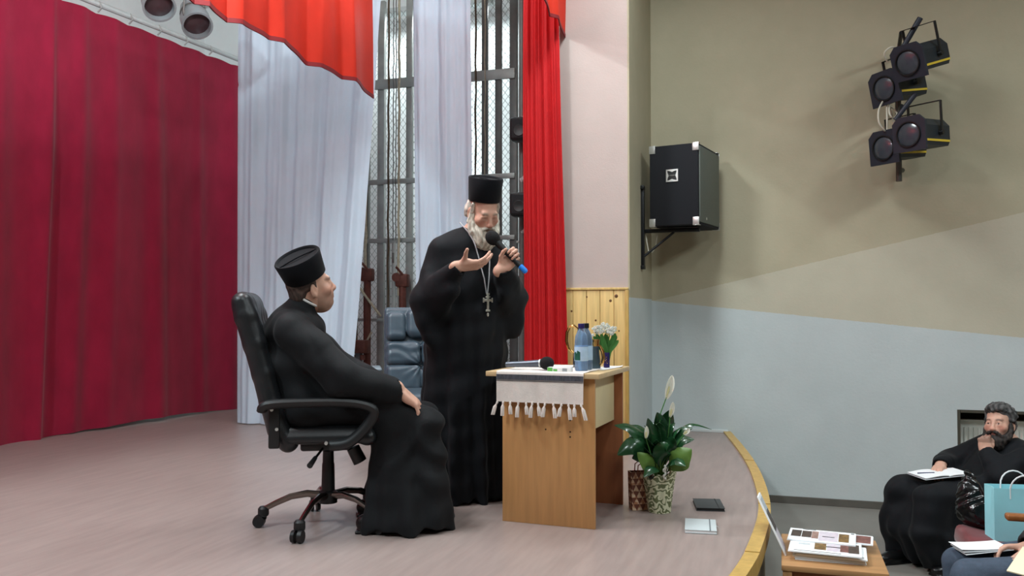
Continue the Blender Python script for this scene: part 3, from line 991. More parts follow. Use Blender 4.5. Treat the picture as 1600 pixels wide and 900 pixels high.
M['pet'] = mat('clear_blue_plastic', (190, 216, 242), rough=0.08, trans=0.82, ior=1.15)
M['water'] = mat('water', (214, 232, 244), rough=0.0, trans=1.0, ior=1.33)
M['blue_cap'] = mat('dark_blue_cap', (44, 36, 96), rough=0.4, var=0.05)
M['label_paper'] = mat('pale_blue_label', (176, 202, 226), rough=0.45, var=0.1, vscale=30)
M['label_green'] = mat('dark_green_label', (28, 82, 66), rough=0.45, var=0.2, vscale=30)
def bottle(label, loc, s, cap):
    t = thing('water_bottle', label, 'bottle', loc, 0.3)
    prof = [(0.0, 0.006), (0.022, 0.0), (0.031, 0.004), (0.034, 0.02), (0.0325, 0.035), (0.034, 0.05), (0.034, 0.125), (0.0325, 0.135), (0.034, 0.145), (0.030, 0.175), (0.020, 0.198), (0.0135, 0.208), (0.0135, 0.222)]
    G().lathe([(r * s, z * s) for r, z in prof], 28, capb=False).build('body', M['pet'], t)
    G().lathe([(0.016 * s, 0.214 * s), (0.0165 * s, 0.217 * s), (0.016 * s, 0.236 * s), (0.0145 * s, 0.238 * s)], 20).build('cap', cap, t)
    G().lathe([(0.0346 * s, 0.052 * s), (0.0348 * s, 0.053 * s), (0.0348 * s, 0.122 * s), (0.0346 * s, 0.123 * s)], 32, capb=False, capt=False).build('label_band', M['label_paper'], t)
    lg = G()
    def lf(u, v):
        a = math.radians(-165 + 62 * u)
        top = 0.104 - 0.02 * abs(u - 0.6) - (0.012 if 0.4 < u < 0.55 else 0)
        z = (0.056 + (top - 0.056) * v) * s
        return (0.0353 * s * math.cos(a), 0.0353 * s * math.sin(a), z)
    lg.grid(lf, 16, 3, thick=0.0004).build('label_picture', M['label_green'], t)
    return t
b1 = bottle('clear plastic water bottle with a dark blue cap, the front one on the desk', on_desk(-0.096, 0.1), 1.0, M['blue_cap'])
b2 = bottle('clear plastic water bottle with a black cap standing behind the front bottle', on_desk(-0.098, 0.19), 1.0, M['black'])

M['gold'] = mat('polished_gold', (214, 170, 104), rough=0.18, metal=1.0, var=0.05)
M['smoke_glass'] = mat('dark_glass', (84, 104, 116), rough=0.08, trans=0.55, ior=1.2)
t = thing('carafe', 'dark glass carafe with a gold collar and curved black and gold handle beside the bottles', 'carafe', on_desk(-0.078, 0.285), DRZ)
G().lathe([(0.0, 0.0), (0.027, 0.0), (0.030, 0.004), (0.030, 0.02), (0.024, 0.08), (0.022, 0.12)], 24, capb=False, capt=False).build('body', M['smoke_glass'], t)
G().lathe([(0.0225, 0.118), (0.023, 0.12), (0.028, 0.152), (0.027, 0.153), (0.021, 0.122)], 24, capb=False, capt=False).build('collar', M['gold'], t)
pts = [(0.021, -0.005, 0.125), (0.035, -0.005, 0.115), (0.046, -0.005, 0.09), (0.05, -0.005, 0.06), (0.045, -0.005, 0.035), (0.033, -0.005, 0.022), (0.026, -0.005, 0.03)]
G().tube(pts, [0.005, 0.006, 0.007, 0.007, 0.007, 0.006, 0.004], 8).build('handle', M['gold'], t)
G().tube([tuple(Vector(p) + Vector((-0.007, -0.001, 0))) for p in pts[1:5]], 0.0045, 8).build('handle_inlay', M['black'], t)
t = thing('thermos_jug', 'black jug with a large gold loop handle standing behind the water bottles', 'jug', on_desk(-0.178, 0.40), DRZ)
G().lathe([(0.0, 0.0), (0.046, 0.0), (0.05, 0.005), (0.05, 0.03), (0.043, 0.12), (0.03, 0.185), (0.022, 0.21), (0.024, 0.222), (0.0, 0.224)], 26, capb=False, capt=False).build('body', mat('glossy_black_jug', (30, 34, 40), rough=0.15, var=0.05, coat=0.4), t)
pts = [(-0.022, -0.01, 0.205), (-0.045, -0.012, 0.222), (-0.068, -0.014, 0.215), (-0.082, -0.014, 0.185), (-0.085, -0.014, 0.14), (-0.074, -0.012, 0.10), (-0.048, -0.01, 0.075)]
G().tube(pts, [0.006, 0.007, 0.008, 0.008, 0.008, 0.007, 0.005], 8).build('handle', M['gold'], t)

# vase of white flowers
t = thing('vase', 'small dark blue vase with gold ornament holding the white flowers', 'vase', on_desk(-0.050, 0.42), DRZ)
G().lathe([(0.0, 0.002), (0.0150, 0.0), (0.0165, 0.002), (0.0165, 0.078), (0.0155, 0.080), (0.014, 0.078), (0.014, 0.01)], 24, capb=False, capt=False).build('body', mat('cobalt_vase', (40, 34, 86), rough=0.25, var=0.1), t)
g = G()
for (a0, z0) in ((-100, 0.03), (-75, 0.048), (-115, 0.056), (-60, 0.028)):
    pts = []
    for i in range(10):
        s = i / 9 * 2 * PI * 0.85
        aa = math.radians(a0 + 14 * math.cos(s))
        pts.append((0.0168 * math.cos(aa), 0.0168 * math.sin(aa), z0 + 0.008 * math.sin(s) + 0.002 * i / 9))
    g.tube(pts, 0.0011, 5)
g.build('ornament', M['gold'], t)
M['stem_green'] = mat('green_stem', (66, 118, 56), rough=0.5, var=0.15, vscale=30)
M['leaf_mid'] = mat('mid_green_leaf', (72, 130, 62), rough=0.45, var=0.15, vscale=20, tl=0.2)
M['petal'] = mat('white_petal', (240, 242, 234), rough=0.6, var=0.03, tl=0.2)
fl = thing('flower_bunch', 'bunch of small white flowers with upright green leaves in the dark blue vase', 'flowers', on_desk(-0.050, 0.42, 0.7525 + 0.03), TH)
def blade(pts, w, m, parent, name, nl=10, cup=0.25, up=(0, -1, 0.3), prof=None, fold=0.0, thick=0.0006):
    """leaf blade along a curve"""
    P = [Vector(p) for p in pts]
    def C(t):
        n = len(P) - 1
        i = min(int(t * n), n - 1)
        q = t * n - i
        p = [P[max(0, min(n, j))] for j in (i - 1, i, i + 1, i + 2)]
        return 0.5 * ((2 * p[1]) + (p[2] - p[0]) * q + (2 * p[0] - 5 * p[1] + 4 * p[2] - p[3]) * q * q + (3 * p[1] - p[0] - 3 * p[2] + p[3]) * q ** 3)
    pf = prof or (lambda t: max(0.02, math.sin(PI * min(1, t * 0.96 + 0.04)) ** 0.8))
    def f(u, v):
        c = C(u)
        tg = (C(min(1, u + 0.02)) - C(max(0, u - 0.02))).normalized()
        sd = tg.cross(Vector(up)).normalized()
        nm = sd.cross(tg)
        s = (v - 0.5) * 2
        ww = w * pf(u)
        return tuple(c + sd * s * ww + nm * (abs(s) ** 1.5) * ww * cup + nm * fold * math.sin(u * 22 + abs(s) * 5) * ww * abs(s))
    return G().grid(f, nl, 6, thick=thick).build(name, m, parent, smooth=80)
r = random.Random(3)
for k in range(14):
    a = r.uniform(-1, 1)
    b = r.uniform(-0.5, 0.5)
    h = r.uniform(0.11, 0.155)
    blade([(a * 0.006, b * 0.006, 0), (a * 0.014, b * 0.012, 0.055), (a * 0.045, b * 0.03, h * 0.75), (a * 0.072, b * 0.04, h)], 0.011, M['leaf_mid'], fl, 'leaf', prof=lambda t: 0.45 + 0.75 * math.sin(PI * min(1, 0.1 + t * 0.88)) if t < 0.97 else 0.12)
for k in range(10):
    a = r.uniform(-1, 1)
    b = r.uniform(-0.6, 0.3)
    h = 0.175 - 0.02 * abs(a) + r.uniform(-0.02, 0.012) + (0.012 if a < 0 else 0)
    pts = [(a * 0.005, b * 0.005, 0), (a * 0.014, b * 0.012, 0.06), (a * 0.045, b * 0.03, h * 0.75), (a * 0.066, b * 0.04, h)]
    G().tube(pts, 0.0014, 5).build('stem', M['stem_green'], fl)
    g = G()
    for q in range(9):
        c = Vector(pts[-1]) + Vector((r.uniform(-0.013, 0.013), r.uniform(-0.013, 0.008), r.uniform(-0.022, 0.018)))
        for pz in range(5):
            aa = pz * 2 * PI / 5
            g.ball(c + Vector((0.0042 * math.cos(aa), -0.002, 0.0042 * math.sin(aa))), (0.0034, 0.002, 0.0034), 6, 4)
    g.build('blossom', M['petal'], fl, fix=False)
fl.scale = (1.12, 1.12, 1.0)
# papers
for k, (x, y, a, w_, h_, lb) in enumerate(((-0.30, 0.44, 8, 0.21, 0.15, 'white sheet of paper on the desk behind the lying microphone'), (-0.09, 0.36, -6, 0.17, 0.22, 'white sheet of paper under the carafe on the desk'), (-0.035, 0.50, 10, 0.10, 0.13, 'printed leaflet on the far corner of the desk by the vase'))):
    z = 0.7502 if (x > -0.27 or True) else 0.7502
    def pf(u, v, w_=w_, h_=h_, k=k):
        return ((u - 0.5) * w_, (v - 0.5) * h_, 0.0005 + 0.006 * (max(0, u - 0.75) * 4) ** 2 * (1 if k != 1 else 0.2))
    o = G().grid(pf, 8, 8, thick=0.0004).build('paper_sheet', M['paper'], None, smooth=80)
    props(o, lb, 'paper', 'papers on the desk')
    o.location = on_desk(x, y, 0.7506 + 0.003 * (k == 0) + 0.0008 * (k == 2))
    o.rotation_euler = (0, 0, DRZ + math.radians(a))

# ------------------------------------------------------------------ peace lily, gift bag, notebooks
PX, PY = cam2room(0.775, 4.50)
M['lily'] = mat('dark_lily_leaf', (30, 70, 40), rough=0.26, var=0.25, vscale=14, spec=0.6, coat=0.25, tl=0.08)
M['lily_light'] = mat('fresh_lily_leaf', (96, 128, 58), rough=0.4, var=0.15, vscale=14, tl=0.15)
M['spathe'] = mat('white_spathe', (240, 240, 230), rough=0.5, var=0.03, tl=0.25)
def swirl_mat():
    m = bpy.data.materials.new('swirl_wrapping_paper')
    m.use_nodes = True
    t = NT(m)
    b = m.node_tree.nodes['Principled BSDF']
    b.inputs['Roughness'].default_value = 0.45
    co = t.n('ShaderNodeTexCoord').outputs['Object']
    wv = t.n('ShaderNodeTexWave', wave_type='RINGS', rings_direction='SPHERICAL')
    wv.inputs['Scale'].default_value = 11.0
    wv.inputs['Distortion'].default_value = 14.0
    wv.inputs['Detail'].default_value = 1.5
    wv.inputs['Detail Scale'].default_value = 2.2
    t.l(co, wv.inputs['Vector'])
    f = t.ramp(wv.outputs['Fac'], 0.5, 0.6)
    t.l(t.mix(f, srgb(206, 206, 176), srgb(98, 106, 70)), b.inputs['Base Color'])
    return m
M['swirl'] = swirl_mat()
pot = thing('potted_peace_lily', 'potted peace lily with dark glossy leaves in a cream and green swirl wrapper', 'plant', (PX, PY, 0), TH)
def wrap(u, v):
    a = u * 2 * PI
    r_ = 0.058 + 0.022 * v + 0.004 * math.sin(a * 5) * v + 0.003 * math.sin(a * 9 + 1)
    side = max(0, math.cos(a + 0.35))
    z = v * (0.19 + 0.015 * math.sin(a * 6) + 0.075 * side ** 2)
    return (r_ * math.cos(a) * (1 + 0.25 * side * v * v), r_ * math.sin(a), z + 0.001)
G().grid(wrap, 60, 14, thick=0.0016).build('wrapper', M['swirl'], pot, smooth=60)
G().lathe([(0.0, 0.003), (0.050, 0.003), (0.066, 0.175), (0.0, 0.178)], 24, capb=False, capt=False).build('soil_pot', mat('dark_potting_soil', (52, 44, 36), rough=0.9, var=0.3, vscale=60), pot)
LILY = [  # (curve relative to the pot in metres: right, away, up), half width, material
    ([(-0.02, 0, 0.18), (-0.07, -0.03, 0.36), (-0.16, -0.05, 0.445), (-0.245, -0.07, 0.46)], 0.042, 'lily', (0, -0.7, 1)),
    ([(-0.02, -0.01, 0.18), (-0.08, -0.06, 0.30), (-0.15, -0.10, 0.36), (-0.235, -0.12, 0.315)], 0.062, 'lily', (0, -1, 0.5)),
    ([(0.0, 0.0, 0.18), (0.0, 0.02, 0.34), (0.01, 0.0, 0.44), (-0.02, -0.05, 0.525)], 0.055, 'lily', (0.2, -1, 0.2)),
    ([(0.0, 0.0, 0.18), (0.02, 0.05, 0.36), (0.05, 0.05, 0.46), (0.06, 0.02, 0.53)], 0.05, 'lily', (0.1, -1, 0.2)),
    ([(-0.01, -0.01, 0.18), (-0.03, -0.04, 0.34), (-0.05, -0.06, 0.43), (-0.075, -0.09, 0.50)], 0.036, 'lily', (0.2, -1, 0.3)),
    ([(0.01, 0.0, 0.18), (0.05, -0.03, 0.32), (0.10, -0.06, 0.38), (0.165, -0.09, 0.39)], 0.040, 'lily', (-0.3, -0.8, 0.8)),
    ([(0.01, 0.0, 0.18), (0.06, -0.01, 0.34), (0.11, -0.03, 0.42), (0.165, -0.05, 0.445)], 0.034, 'lily', (-0.3, -0.8, 0.6)),
    ([(0.02, 0.02, 0.2), (0.08, 0.06, 0.36), (0.18, 0.08, 0.445), (0.30, 0.10, 0.415)], 0.020, 'lily', (0, -0.3, 1)),
    ([(0.02, -0.02, 0.19), (0.06, -0.08, 0.26), (0.10, -0.11, 0.31), (0.145, -0.12, 0.345)], 0.062, 'lily_light', (-0.4, -0.9, 0.3)),
    ([(-0.02, -0.03, 0.19), (-0.05, -0.09, 0.25), (-0.09, -0.12, 0.29), (-0.135, -0.13, 0.33)], 0.045, 'lily_light', (0.2, -0.9, 0.3)),
    ([(-0.01, -0.03, 0.19), (-0.04, -0.10, 0.25), (-0.07, -0.15, 0.25), (-0.11, -0.18, 0.215)], 0.036, 'lily', (0, -0.6, 1)),
    ([(0.0, -0.02, 0.19), (-0.01, -0.09, 0.29), (0.0, -0.13, 0.35), (0.02, -0.16, 0.37)], 0.045, 'lily', (0, -0.8, 0.6)),
    ([(0.0, -0.02, 0.19), (0.04, -0.10, 0.28), (0.07, -0.14, 0.29), (0.10, -0.18, 0.27)], 0.04, 'lily', (0, -0.6, 1)),
    ([(0.0, 0.02, 0.19), (-0.05, 0.08, 0.36), (-0.10, 0.12, 0.42), (-0.16, 0.16, 0.43)], 0.045, 'lily', (0, -0.6, 1)),
    ([(0.0, 0.02, 0.19), (0.04, 0.10, 0.34), (0.09, 0.15, 0.39), (0.14, 0.19, 0.38)], 0.045, 'lily', (0, -0.6, 1)),
    ([(0.0, 0.0, 0.19), (-0.02, -0.03, 0.31), (-0.03, -0.05, 0.37), (-0.05, -0.08, 0.41)], 0.034, 'lily', (0.3, -1, 0.3)),
    ([(0.0, 0.0, 0.19), (0.03, -0.05, 0.33), (0.05, -0.07, 0.37), (0.06, -0.10, 0.40)], 0.038, 'lily', (-0.3, -1, 0.3)),
]
rl = random.Random(21)
for k in range(16):
    aa = rl.uniform(-PI, PI)
    ro = rl.uniform(0.07, 0.19)
    zt = 0.50 - ro * 0.75 + rl.uniform(-0.03, 0.03)
    cx_, cy_ = math.cos(aa), math.sin(aa) * 0.8
    LILY.append(([(0.012 * cx_, 0.012 * cy_, 0.19), (0.25 * ro * cx_, 0.25 * ro * cy_, 0.31), (0.62 * ro * cx_, 0.62 * ro * cy_, zt - 0.035), (ro * cx_, ro * cy_, zt)], rl.uniform(0.026, 0.042), 'lily', (-cx_ * 0.8, -cy_ * 0.8 - 0.35, 0.7)))
for pts, w_, m, up in LILY:
    lf = blade(pts, w_, M[m], pot, 'leaf', nl=18, cup=-0.28, up=up, prof=lambda t: 0.03 + 0.97 * max(0.0, math.sin(PI * (max(0, (t - 0.2) / 0.8)) ** 0.72)) if t > 0.21 else 0.05, fold=0.05, thick=0.0012)
    G().tube([tuple(Vector(p)) for p in pts[:2]], [0.0035, 0.0025], 6).build('leaf_stalk', M['lily_light'], pot)
for (pts, L, w_) in (([(0.0, -0.02, 0.19), (-0.01, -0.02, 0.40), (0.005, -0.02, 0.52), (0.035, -0.02, 0.60)], (0.03, 0, 0.115), 0.022),
                    ([(0.02, -0.01, 0.19), (0.04, -0.01, 0.36), (0.052, -0.01, 0.46), (0.055, -0.01, 0.50)], (0.016, 0, 0.075), 0.014),
                    ([(-0.02, -0.05, 0.19), (-0.06, -0.08, 0.32), (-0.085, -0.09, 0.40)], (0.004, 0, 0.06), 0.012),
                    ([(0.02, -0.03, 0.19), (0.07, -0.06, 0.34), (0.115, -0.07, 0.415)], (0.03, 0, 0.03), 0.012)):
    G().tube(pts, 0.0028, 6).build('flower_stalk', M['stem_green'], pot)
    e = Vector(pts[-1])
    L = Vector(L)
    blade([e - L * 0.08, e + L * 0.3, e + L * 0.7, e + L], w_, M['spathe'], pot, 'spathe', nl=12, cup=0.9, up=(0.1, -1, 0.1), prof=lambda t: max(0.04, math.sin(PI * min(1, t * 0.93 + 0.05)) ** 0.8))
    G().tube([e, e + L * 0.3 + Vector((0, -0.004, 0)), e + L * 0.5 + Vector((0, -0.006, 0))], [0.004, 0.0055, 0.003], 7).build('spadix', mat('cream_spadix', (226, 220, 170), rough=0.7, var=0.1), pot)
pts = [(0.012 + 0.006 * math.cos(i * 1.1), -0.085 + 0.004 * math.sin(i * 1.1), 0.185 + 0.0055 * i) for i in range(14)]
G().tube(pts, 0.006, 8).build('ribbon', mat('white_ribbon', (222, 224, 216), rough=0.4, var=0.05), pot)

def tri_mat():
    m = bpy.data.materials.new('triangle_print_paper')
    m.use_nodes = True
    t = NT(m)
    b = m.node_tree.nodes['Principled BSDF']
    b.inputs['Roughness'].default_value = 0.5
    co = t.n('ShaderNodeTexCoord').outputs['Object']
    s = t.n('ShaderNodeSeparateXYZ')
    t.l(t.mapping(co, (30, 30, 30)), s.inputs[0])
    xy = t.math('ADD', s.outputs[0], s.outputs[1])
    row = t.math('FLOOR', s.outputs[2])
    xs = t.math('ADD', xy, t.math('MULTIPLY', row, 0.5))
    fx = t.math('FRACT', xs)
    fz = t.math('FRACT', s.outputs[2])
    tri = t.math('LESS_THAN', t.math('MULTIPLY', t.math('ABSOLUTE', t.math('SUBTRACT', fx, 0.5)), 2.0), t.math('SUBTRACT', 1.0, fz))
    cellv = t.noise(t.mapping(co, (40, 40, 40)), 1.0, 1)
    c2 = t.mix(t.ramp(cellv, 0.42, 0.58), srgb(222, 196, 168), srgb(176, 120, 84))
    t.l(t.mix(tri, srgb(112, 62, 46), c2), b.inputs['Base Color'])
    return m
bx, by = cam2room(0.685, 4.56)
t = thing('gift_bag', 'small brown and cream paper bag printed with triangles, between desk leg and lily pot', 'bag', (bx, by, 0), TH + 0.15)
G().add([(-0.055, -0.035, 0.001), (0.055, -0.035, 0.001), (0.055, 0.035, 0.001), (-0.055, 0.035, 0.001), (-0.062, -0.03, 0.2), (0.062, -0.03, 0.2), (0.062, 0.03, 0.2), (-0.062, 0.03, 0.2),
         (-0.058, -0.026, 0.2), (0.058, -0.026, 0.2), (0.058, 0.026, 0.2), (-0.058, 0.026, 0.2), (-0.05, -0.03, 0.01), (0.05, -0.03, 0.01), (0.05, 0.03, 0.01), (-0.05, 0.03, 0.01)],
        [(0, 3, 2, 1), (0, 1, 5, 4), (1, 2, 6, 5), (2, 3, 7, 6), (3, 0, 4, 7), (4, 5, 9, 8), (5, 6, 10, 9), (6, 7, 11, 10), (7, 4, 8, 11), (8, 9, 13, 12), (9, 10, 14, 13), (10, 11, 15, 14), (11, 8, 12, 15), (12, 13, 14, 15)]).build('bag_body', tri_mat(), t, smooth=0)
for y in (-0.028, 0.028):
    G().tube([(-0.025, y, 0.19), (-0.022, y, 0.235), (0, y, 0.25), (0.022, y, 0.235), (0.025, y, 0.19)], 0.003, 6).build('handle', mat('brown_cord', (140, 84, 60), rough=0.8, var=0.1), t)

def notebook(label, lat, dep, rot, cov, bandm, pages):
    x, y = cam2room(lat, dep)
    t = thing('notebook', label, 'notebook', (x, y, 0.0), TH + math.radians(rot))
    G().box((0, 0, 0.0025), (0.148, 0.225, 0.003), 0.001).build('cover', cov, t)
    G().box((0, 0, 0.0095), (0.142, 0.219, 0.011)).build('pages', pages, t)
    G().box((0, 0, 0.0165), (0.148, 0.225, 0.003), 0.001).build('cover', cov, t)
    G().box((0.044, 0, 0.0183), (0.006, 0.2255, 0.0012)).build('elastic_band', bandm, t)
    G().tube([(0.03, 0.11, 0.009), (0.085, 0.03, 0.0015)] if rot < -5 else [(-0.07, -0.08, 0.006), (-0.092, -0.085, 0.0018)], 0.0012, 5).build('ribbon', M['paper'], t)
notebook('dark grey notebook lying on the stage floor beside the potted lily', 1.058, 4.615, -7, mat('dark_grey_cover', (62, 66, 68), rough=0.5, var=0.06), mat('charcoal_elastic', (44, 46, 48), rough=0.7), M['black'])
notebook('pale grey notebook lying on the stage floor nearer than the dark one', 0.915, 4.16, -12, mat('pale_grey_cover', (186, 194, 196), rough=0.45, var=0.04), mat('grey_elastic', (104, 110, 114), rough=0.7), M['paper'])

# ------------------------------------------------------------------ loudspeaker on the wall
lx, ly = cam2room(1.482, 6.75)
M['carpet'] = mat('black_speaker_carpet', (27, 28, 33), rough=0.95, var=0.12, vscale=120, bump=0.2, bscale=400)
M['grille'] = mat('grey_speaker_grille', (98, 104, 98), rough=0.6, var=0.08, vscale=150, metal=0.2)
spk = thing('wall_loudspeaker', 'big black carpeted loudspeaker with metal corners on the wall bracket', 'loudspeaker', (lx, ly, 1.741), math.radians(-12))
G().box((-0.205, 0.29, 0.3275), (0.41, 0.58, 0.655), 0.012).build('cabinet', M['carpet'], spk)
G().box((0.004, 0.29, 0.3275), (0.012, 0.54, 0.61), 0.003).build('grille', M['grille'], spk)
for z in (0.03, 0.625):
    for x in (-0.385, -0.02):
        for y in (0.0, 0.58):
            s = 1 if y > 0.1 else -1
            g = G()
            g.box((x, y + s * 0.0015, z), (0.052, 0.004, 0.062), 0.001)
            g.box((x, y - s * 0.022, 0.657 if z > 0.3 else -0.002), (0.052, 0.05, 0.004), 0.001)
            g.build('corner_plate', M['silver'], spk)
g = G()
ring = []
for i in range(48):
    a = 2 * PI * i / 48
    c, s = math.cos(a), math.sin(a)
    ro = 0.050 / max(abs(c), abs(s))
    ring.append((ro * c, ro * s))
inn = []
for i in range(48):
    a = 2 * PI * i / 48
    c, s = abs(math.cos(a)), abs(math.sin(a))
    rr = 0.036 / (max(c, s)) * (0.80 + 0.28 * (2 * c * s) ** 2)
    inn.append((rr * math.cos(a), rr * math.sin(a)))
T = TR(-0.215, -0.0005, 0.405) @ RX(90)
vs = [(x, y, 0) for x, y in ring] + [(x, y, 0.006) for x, y in ring] + [(x, y, 0.006) for x, y in inn] + [(x, y, 0.0) for x, y in inn]
fs = []
for i in range(48):
    j = (i + 1) % 48
    for k in range(3):
        fs.append((k * 48 + i, k * 48 + j, (k + 1) * 48 + j, (k + 1) * 48 + i))
G().add(vs, fs, T).build('handle_cup', M['silver'], spk)
G().prism(inn, 0.001, TR(-0.215, -0.0006, 0.405) @ RX(90)).build('handle_recess', M['black'], spk, smooth=0)
G().box((-0.215, -0.003, 0.405), (0.05, 0.004, 0.012), 0.001).build('handle_bar', M['dark_steel'], spk)
G().ball((0.0105, 0.19, 0.06), (0.002, 0.012, 0.012), 10, 6).build('badge', M['silver'], spk)
br = thing('speaker_bracket', 'black steel bracket with a long wall plate holding the big loudspeaker', 'bracket', (-1.093, 7.02, 0))
G().box((0.014, 0, 1.74), (0.026, 0.05, 0.68), 0.004).build('wall_plate', M['black_metal'], br)
G().box((0.014, 0, 1.41), (0.03, 0.085, 0.03), 0.003).build('clamp', M['black_metal'], br)
G().box((0.014, 0, 2.07), (0.03, 0.085, 0.03), 0.003).build('clamp', M['black_metal'], br)
G().box((0.24, 0.06, 1.714), (0.46, 0.045, 0.03), 0.003).build('arm', M['black_metal'], br)
G().box((0.31, 0.08, 1.7325), (0.30, 0.22, 0.007), 0.001).build('tray', M['black_metal'], br)
G().tube([(0.02, 0, 1.5), (0.26, 0.06, 1.70)], 0.010, 8).build('strut', M['black_metal'], br)
pts = [(-1.07, 7.10, 1.70), (-1.055, 7.08, 1.62), (-1.04, 7.06, 1.545), (-1.01, 7.06, 1.535), (-0.985, 7.08, 1.58), (-0.975, 7.12, 1.69)]
props(G().tube(pts, 0.005, 6).build('speaker_cable', mat('white_cable', (206, 200, 184), rough=0.6)), 'white cable looping below the big wall loudspeaker', 'cable')

# ------------------------------------------------------------------ spotlights on the wall
M['lamp_black'] = mat('blue_black_lamp_enamel', (38, 44, 50), rough=0.5, metal=0.1, var=0.12, vscale=12)
M['lamp_front'] = mat('blue_black_lamp_front', (40, 44, 56), rough=0.5, var=0.08)
M['lens'] = mat('spotlight_lens', (66, 72, 82), rough=0.22, spec=0.6, coat=0.25, var=0.05)
M['yellow'] = mat('yellow_stripe_paint', (222, 190, 60), rough=0.5, var=0.06)
CAB = bpy.data.materials['white_cable']
def spot(label, lat, dep, z, blat, bdep, pitch, roll=0):
    x, y = cam2room(lat, dep)
    t = bpy.data.objects.new('spotlight', None)
    COL.objects.link(t)
    bx_, by_ = cam2room(blat, bdep)
    b = Vector((bx_, by_, 0)).normalized() * math.cos(math.radians(pitch)) + Vector((0, 0, -math.sin(math.radians(pitch))))
    t.matrix_world = frame((x, y, z), b) @ RY(roll)
    props(t, label, 'spotlight', 'spotlights on the hall wall')
    # local: +Y beam, front plate at y = 0
    sec = [(-0.10, -0.10), (0.10, -0.10), (0.118, -0.06), (0.118, 0.06), (0.07, 0.118), (-0.07, 0.118), (-0.118, 0.06), (-0.118, -0.06)]
    B = TR(0, 0, 0) @ RX(90)
    G().prism([(x_ * 0.93, z_ * 0.93) for x_, z_ in sec], 0.34, B).build('body', M['lamp_black'], t, smooth=0)
    pl = [(-0.132, -0.132), (0.132, -0.132), (0.132, 0.085), (0.085, 0.132), (-0.085, 0.132), (-0.132, 0.085)]
    G().prism(pl, 0.022, TR(0, 0.022, 0) @ RX(90)).build('front_plate', M['lamp_front'], t, smooth=0)
    G().lathe([(0.092, 0.0), (0.098, 0.002), (0.098, 0.012), (0.090, 0.012), (0.084, 0.0)], 32, TR(0, 0.022, -0.005) @ RX(-90), capb=False, capt=False).build('lens_ring', M['black'], t)
    G().lathe([(0.086, 0.0), (0.07, 0.008), (0.04, 0.015), (0.001, 0.018)], 32, TR(0, 0.0225, -0.005) @ RX(-90), capb=False).build('lens', M['lens'], t)
    for s in (-1, 1):
        G().box((s * 0.1105, -0.17, -0.058), (0.004, 0.33, 0.016)).build('stripe', M['yellow'], t, smooth=0)
    g = G()
    g.box((-0.131, -0.2, 0.11), (0.006, 0.03, 0.26), 0.001)
    g.box((0.131, -0.2, 0.11), (0.006, 0.03, 0.26), 0.001)
    g.box((0, -0.2, 0.24), (0.268, 0.03, 0.006), 0.001)
    g.build('yoke', M['black_metal'], t)
    for s in (-1, 1):
        G().tube([(s * 0.11, -0.2, 0.0), (s * 0.145, -0.2, 0.0)], 0.018, 10).build('knob', M['black'], t)
    return t
spot('black spotlight with a yellow stripe tilted downward, front one of the upper pair', 2.985, 6.35, 2.925, -0.86, -0.51, 18)
spot('black spotlight half hidden behind the tilted upper one', 2.93, 6.63, 2.80, -0.88, -0.47, 10, 4)
spot('black spotlight with a level yellow stripe, front one of the lower pair', 3.00, 6.38, 2.385, -0.84, -0.54, 4)
spot('black spotlight mostly hidden behind the front lamp of the lower pair', 2.93, 6.65, 2.335, -0.88, -0.47, 6)
t = thing('lamp_bracket', 'black wall bracket pipes carrying the four spotlights', 'bracket', (0, 0, 0))
def cr(lat, dep, z):
    a = cam2room(lat, dep)
    return (a[0], a[1], z)
G().tube([cr(3.13, 6.86, 2.10), cr(3.13, 6.86, 3.18)], 0.024, 10).build('upright', M['dark_steel'], t)
G().tube([cr(3.13, 6.86, 3.15), cr(3.19, 6.93, 3.15)], 0.02, 10).build('wall_arm', M['dark_steel'], t)
G().tube([cr(3.13, 6.86, 2.2), cr(3.19, 6.93, 2.2)], 0.02, 10).build('wall_arm', M['dark_steel'], t)
G().tube([cr(2.98, 6.52, 3.02), cr(3.12, 6.45, 3.29)], [0.02, 0.022], 12).build('rod', M['lamp_front'], t)
G().tube([cr(3.02, 6.55, 3.21), cr(3.13, 6.84, 3.16)], 0.016, 8).build('cross_arm', M['black_metal'], t)
G().tube([cr(2.97, 6.56, 2.53), cr(3.10, 6.5, 2.72)], [0.018, 0.02], 12).build('rod', M['lamp_front'], t)
G().tube([cr(3.03, 6.58, 2.645), cr(3.13, 6.84, 2.62)], 0.016, 8).build('cross_arm', M['black_metal'], t)
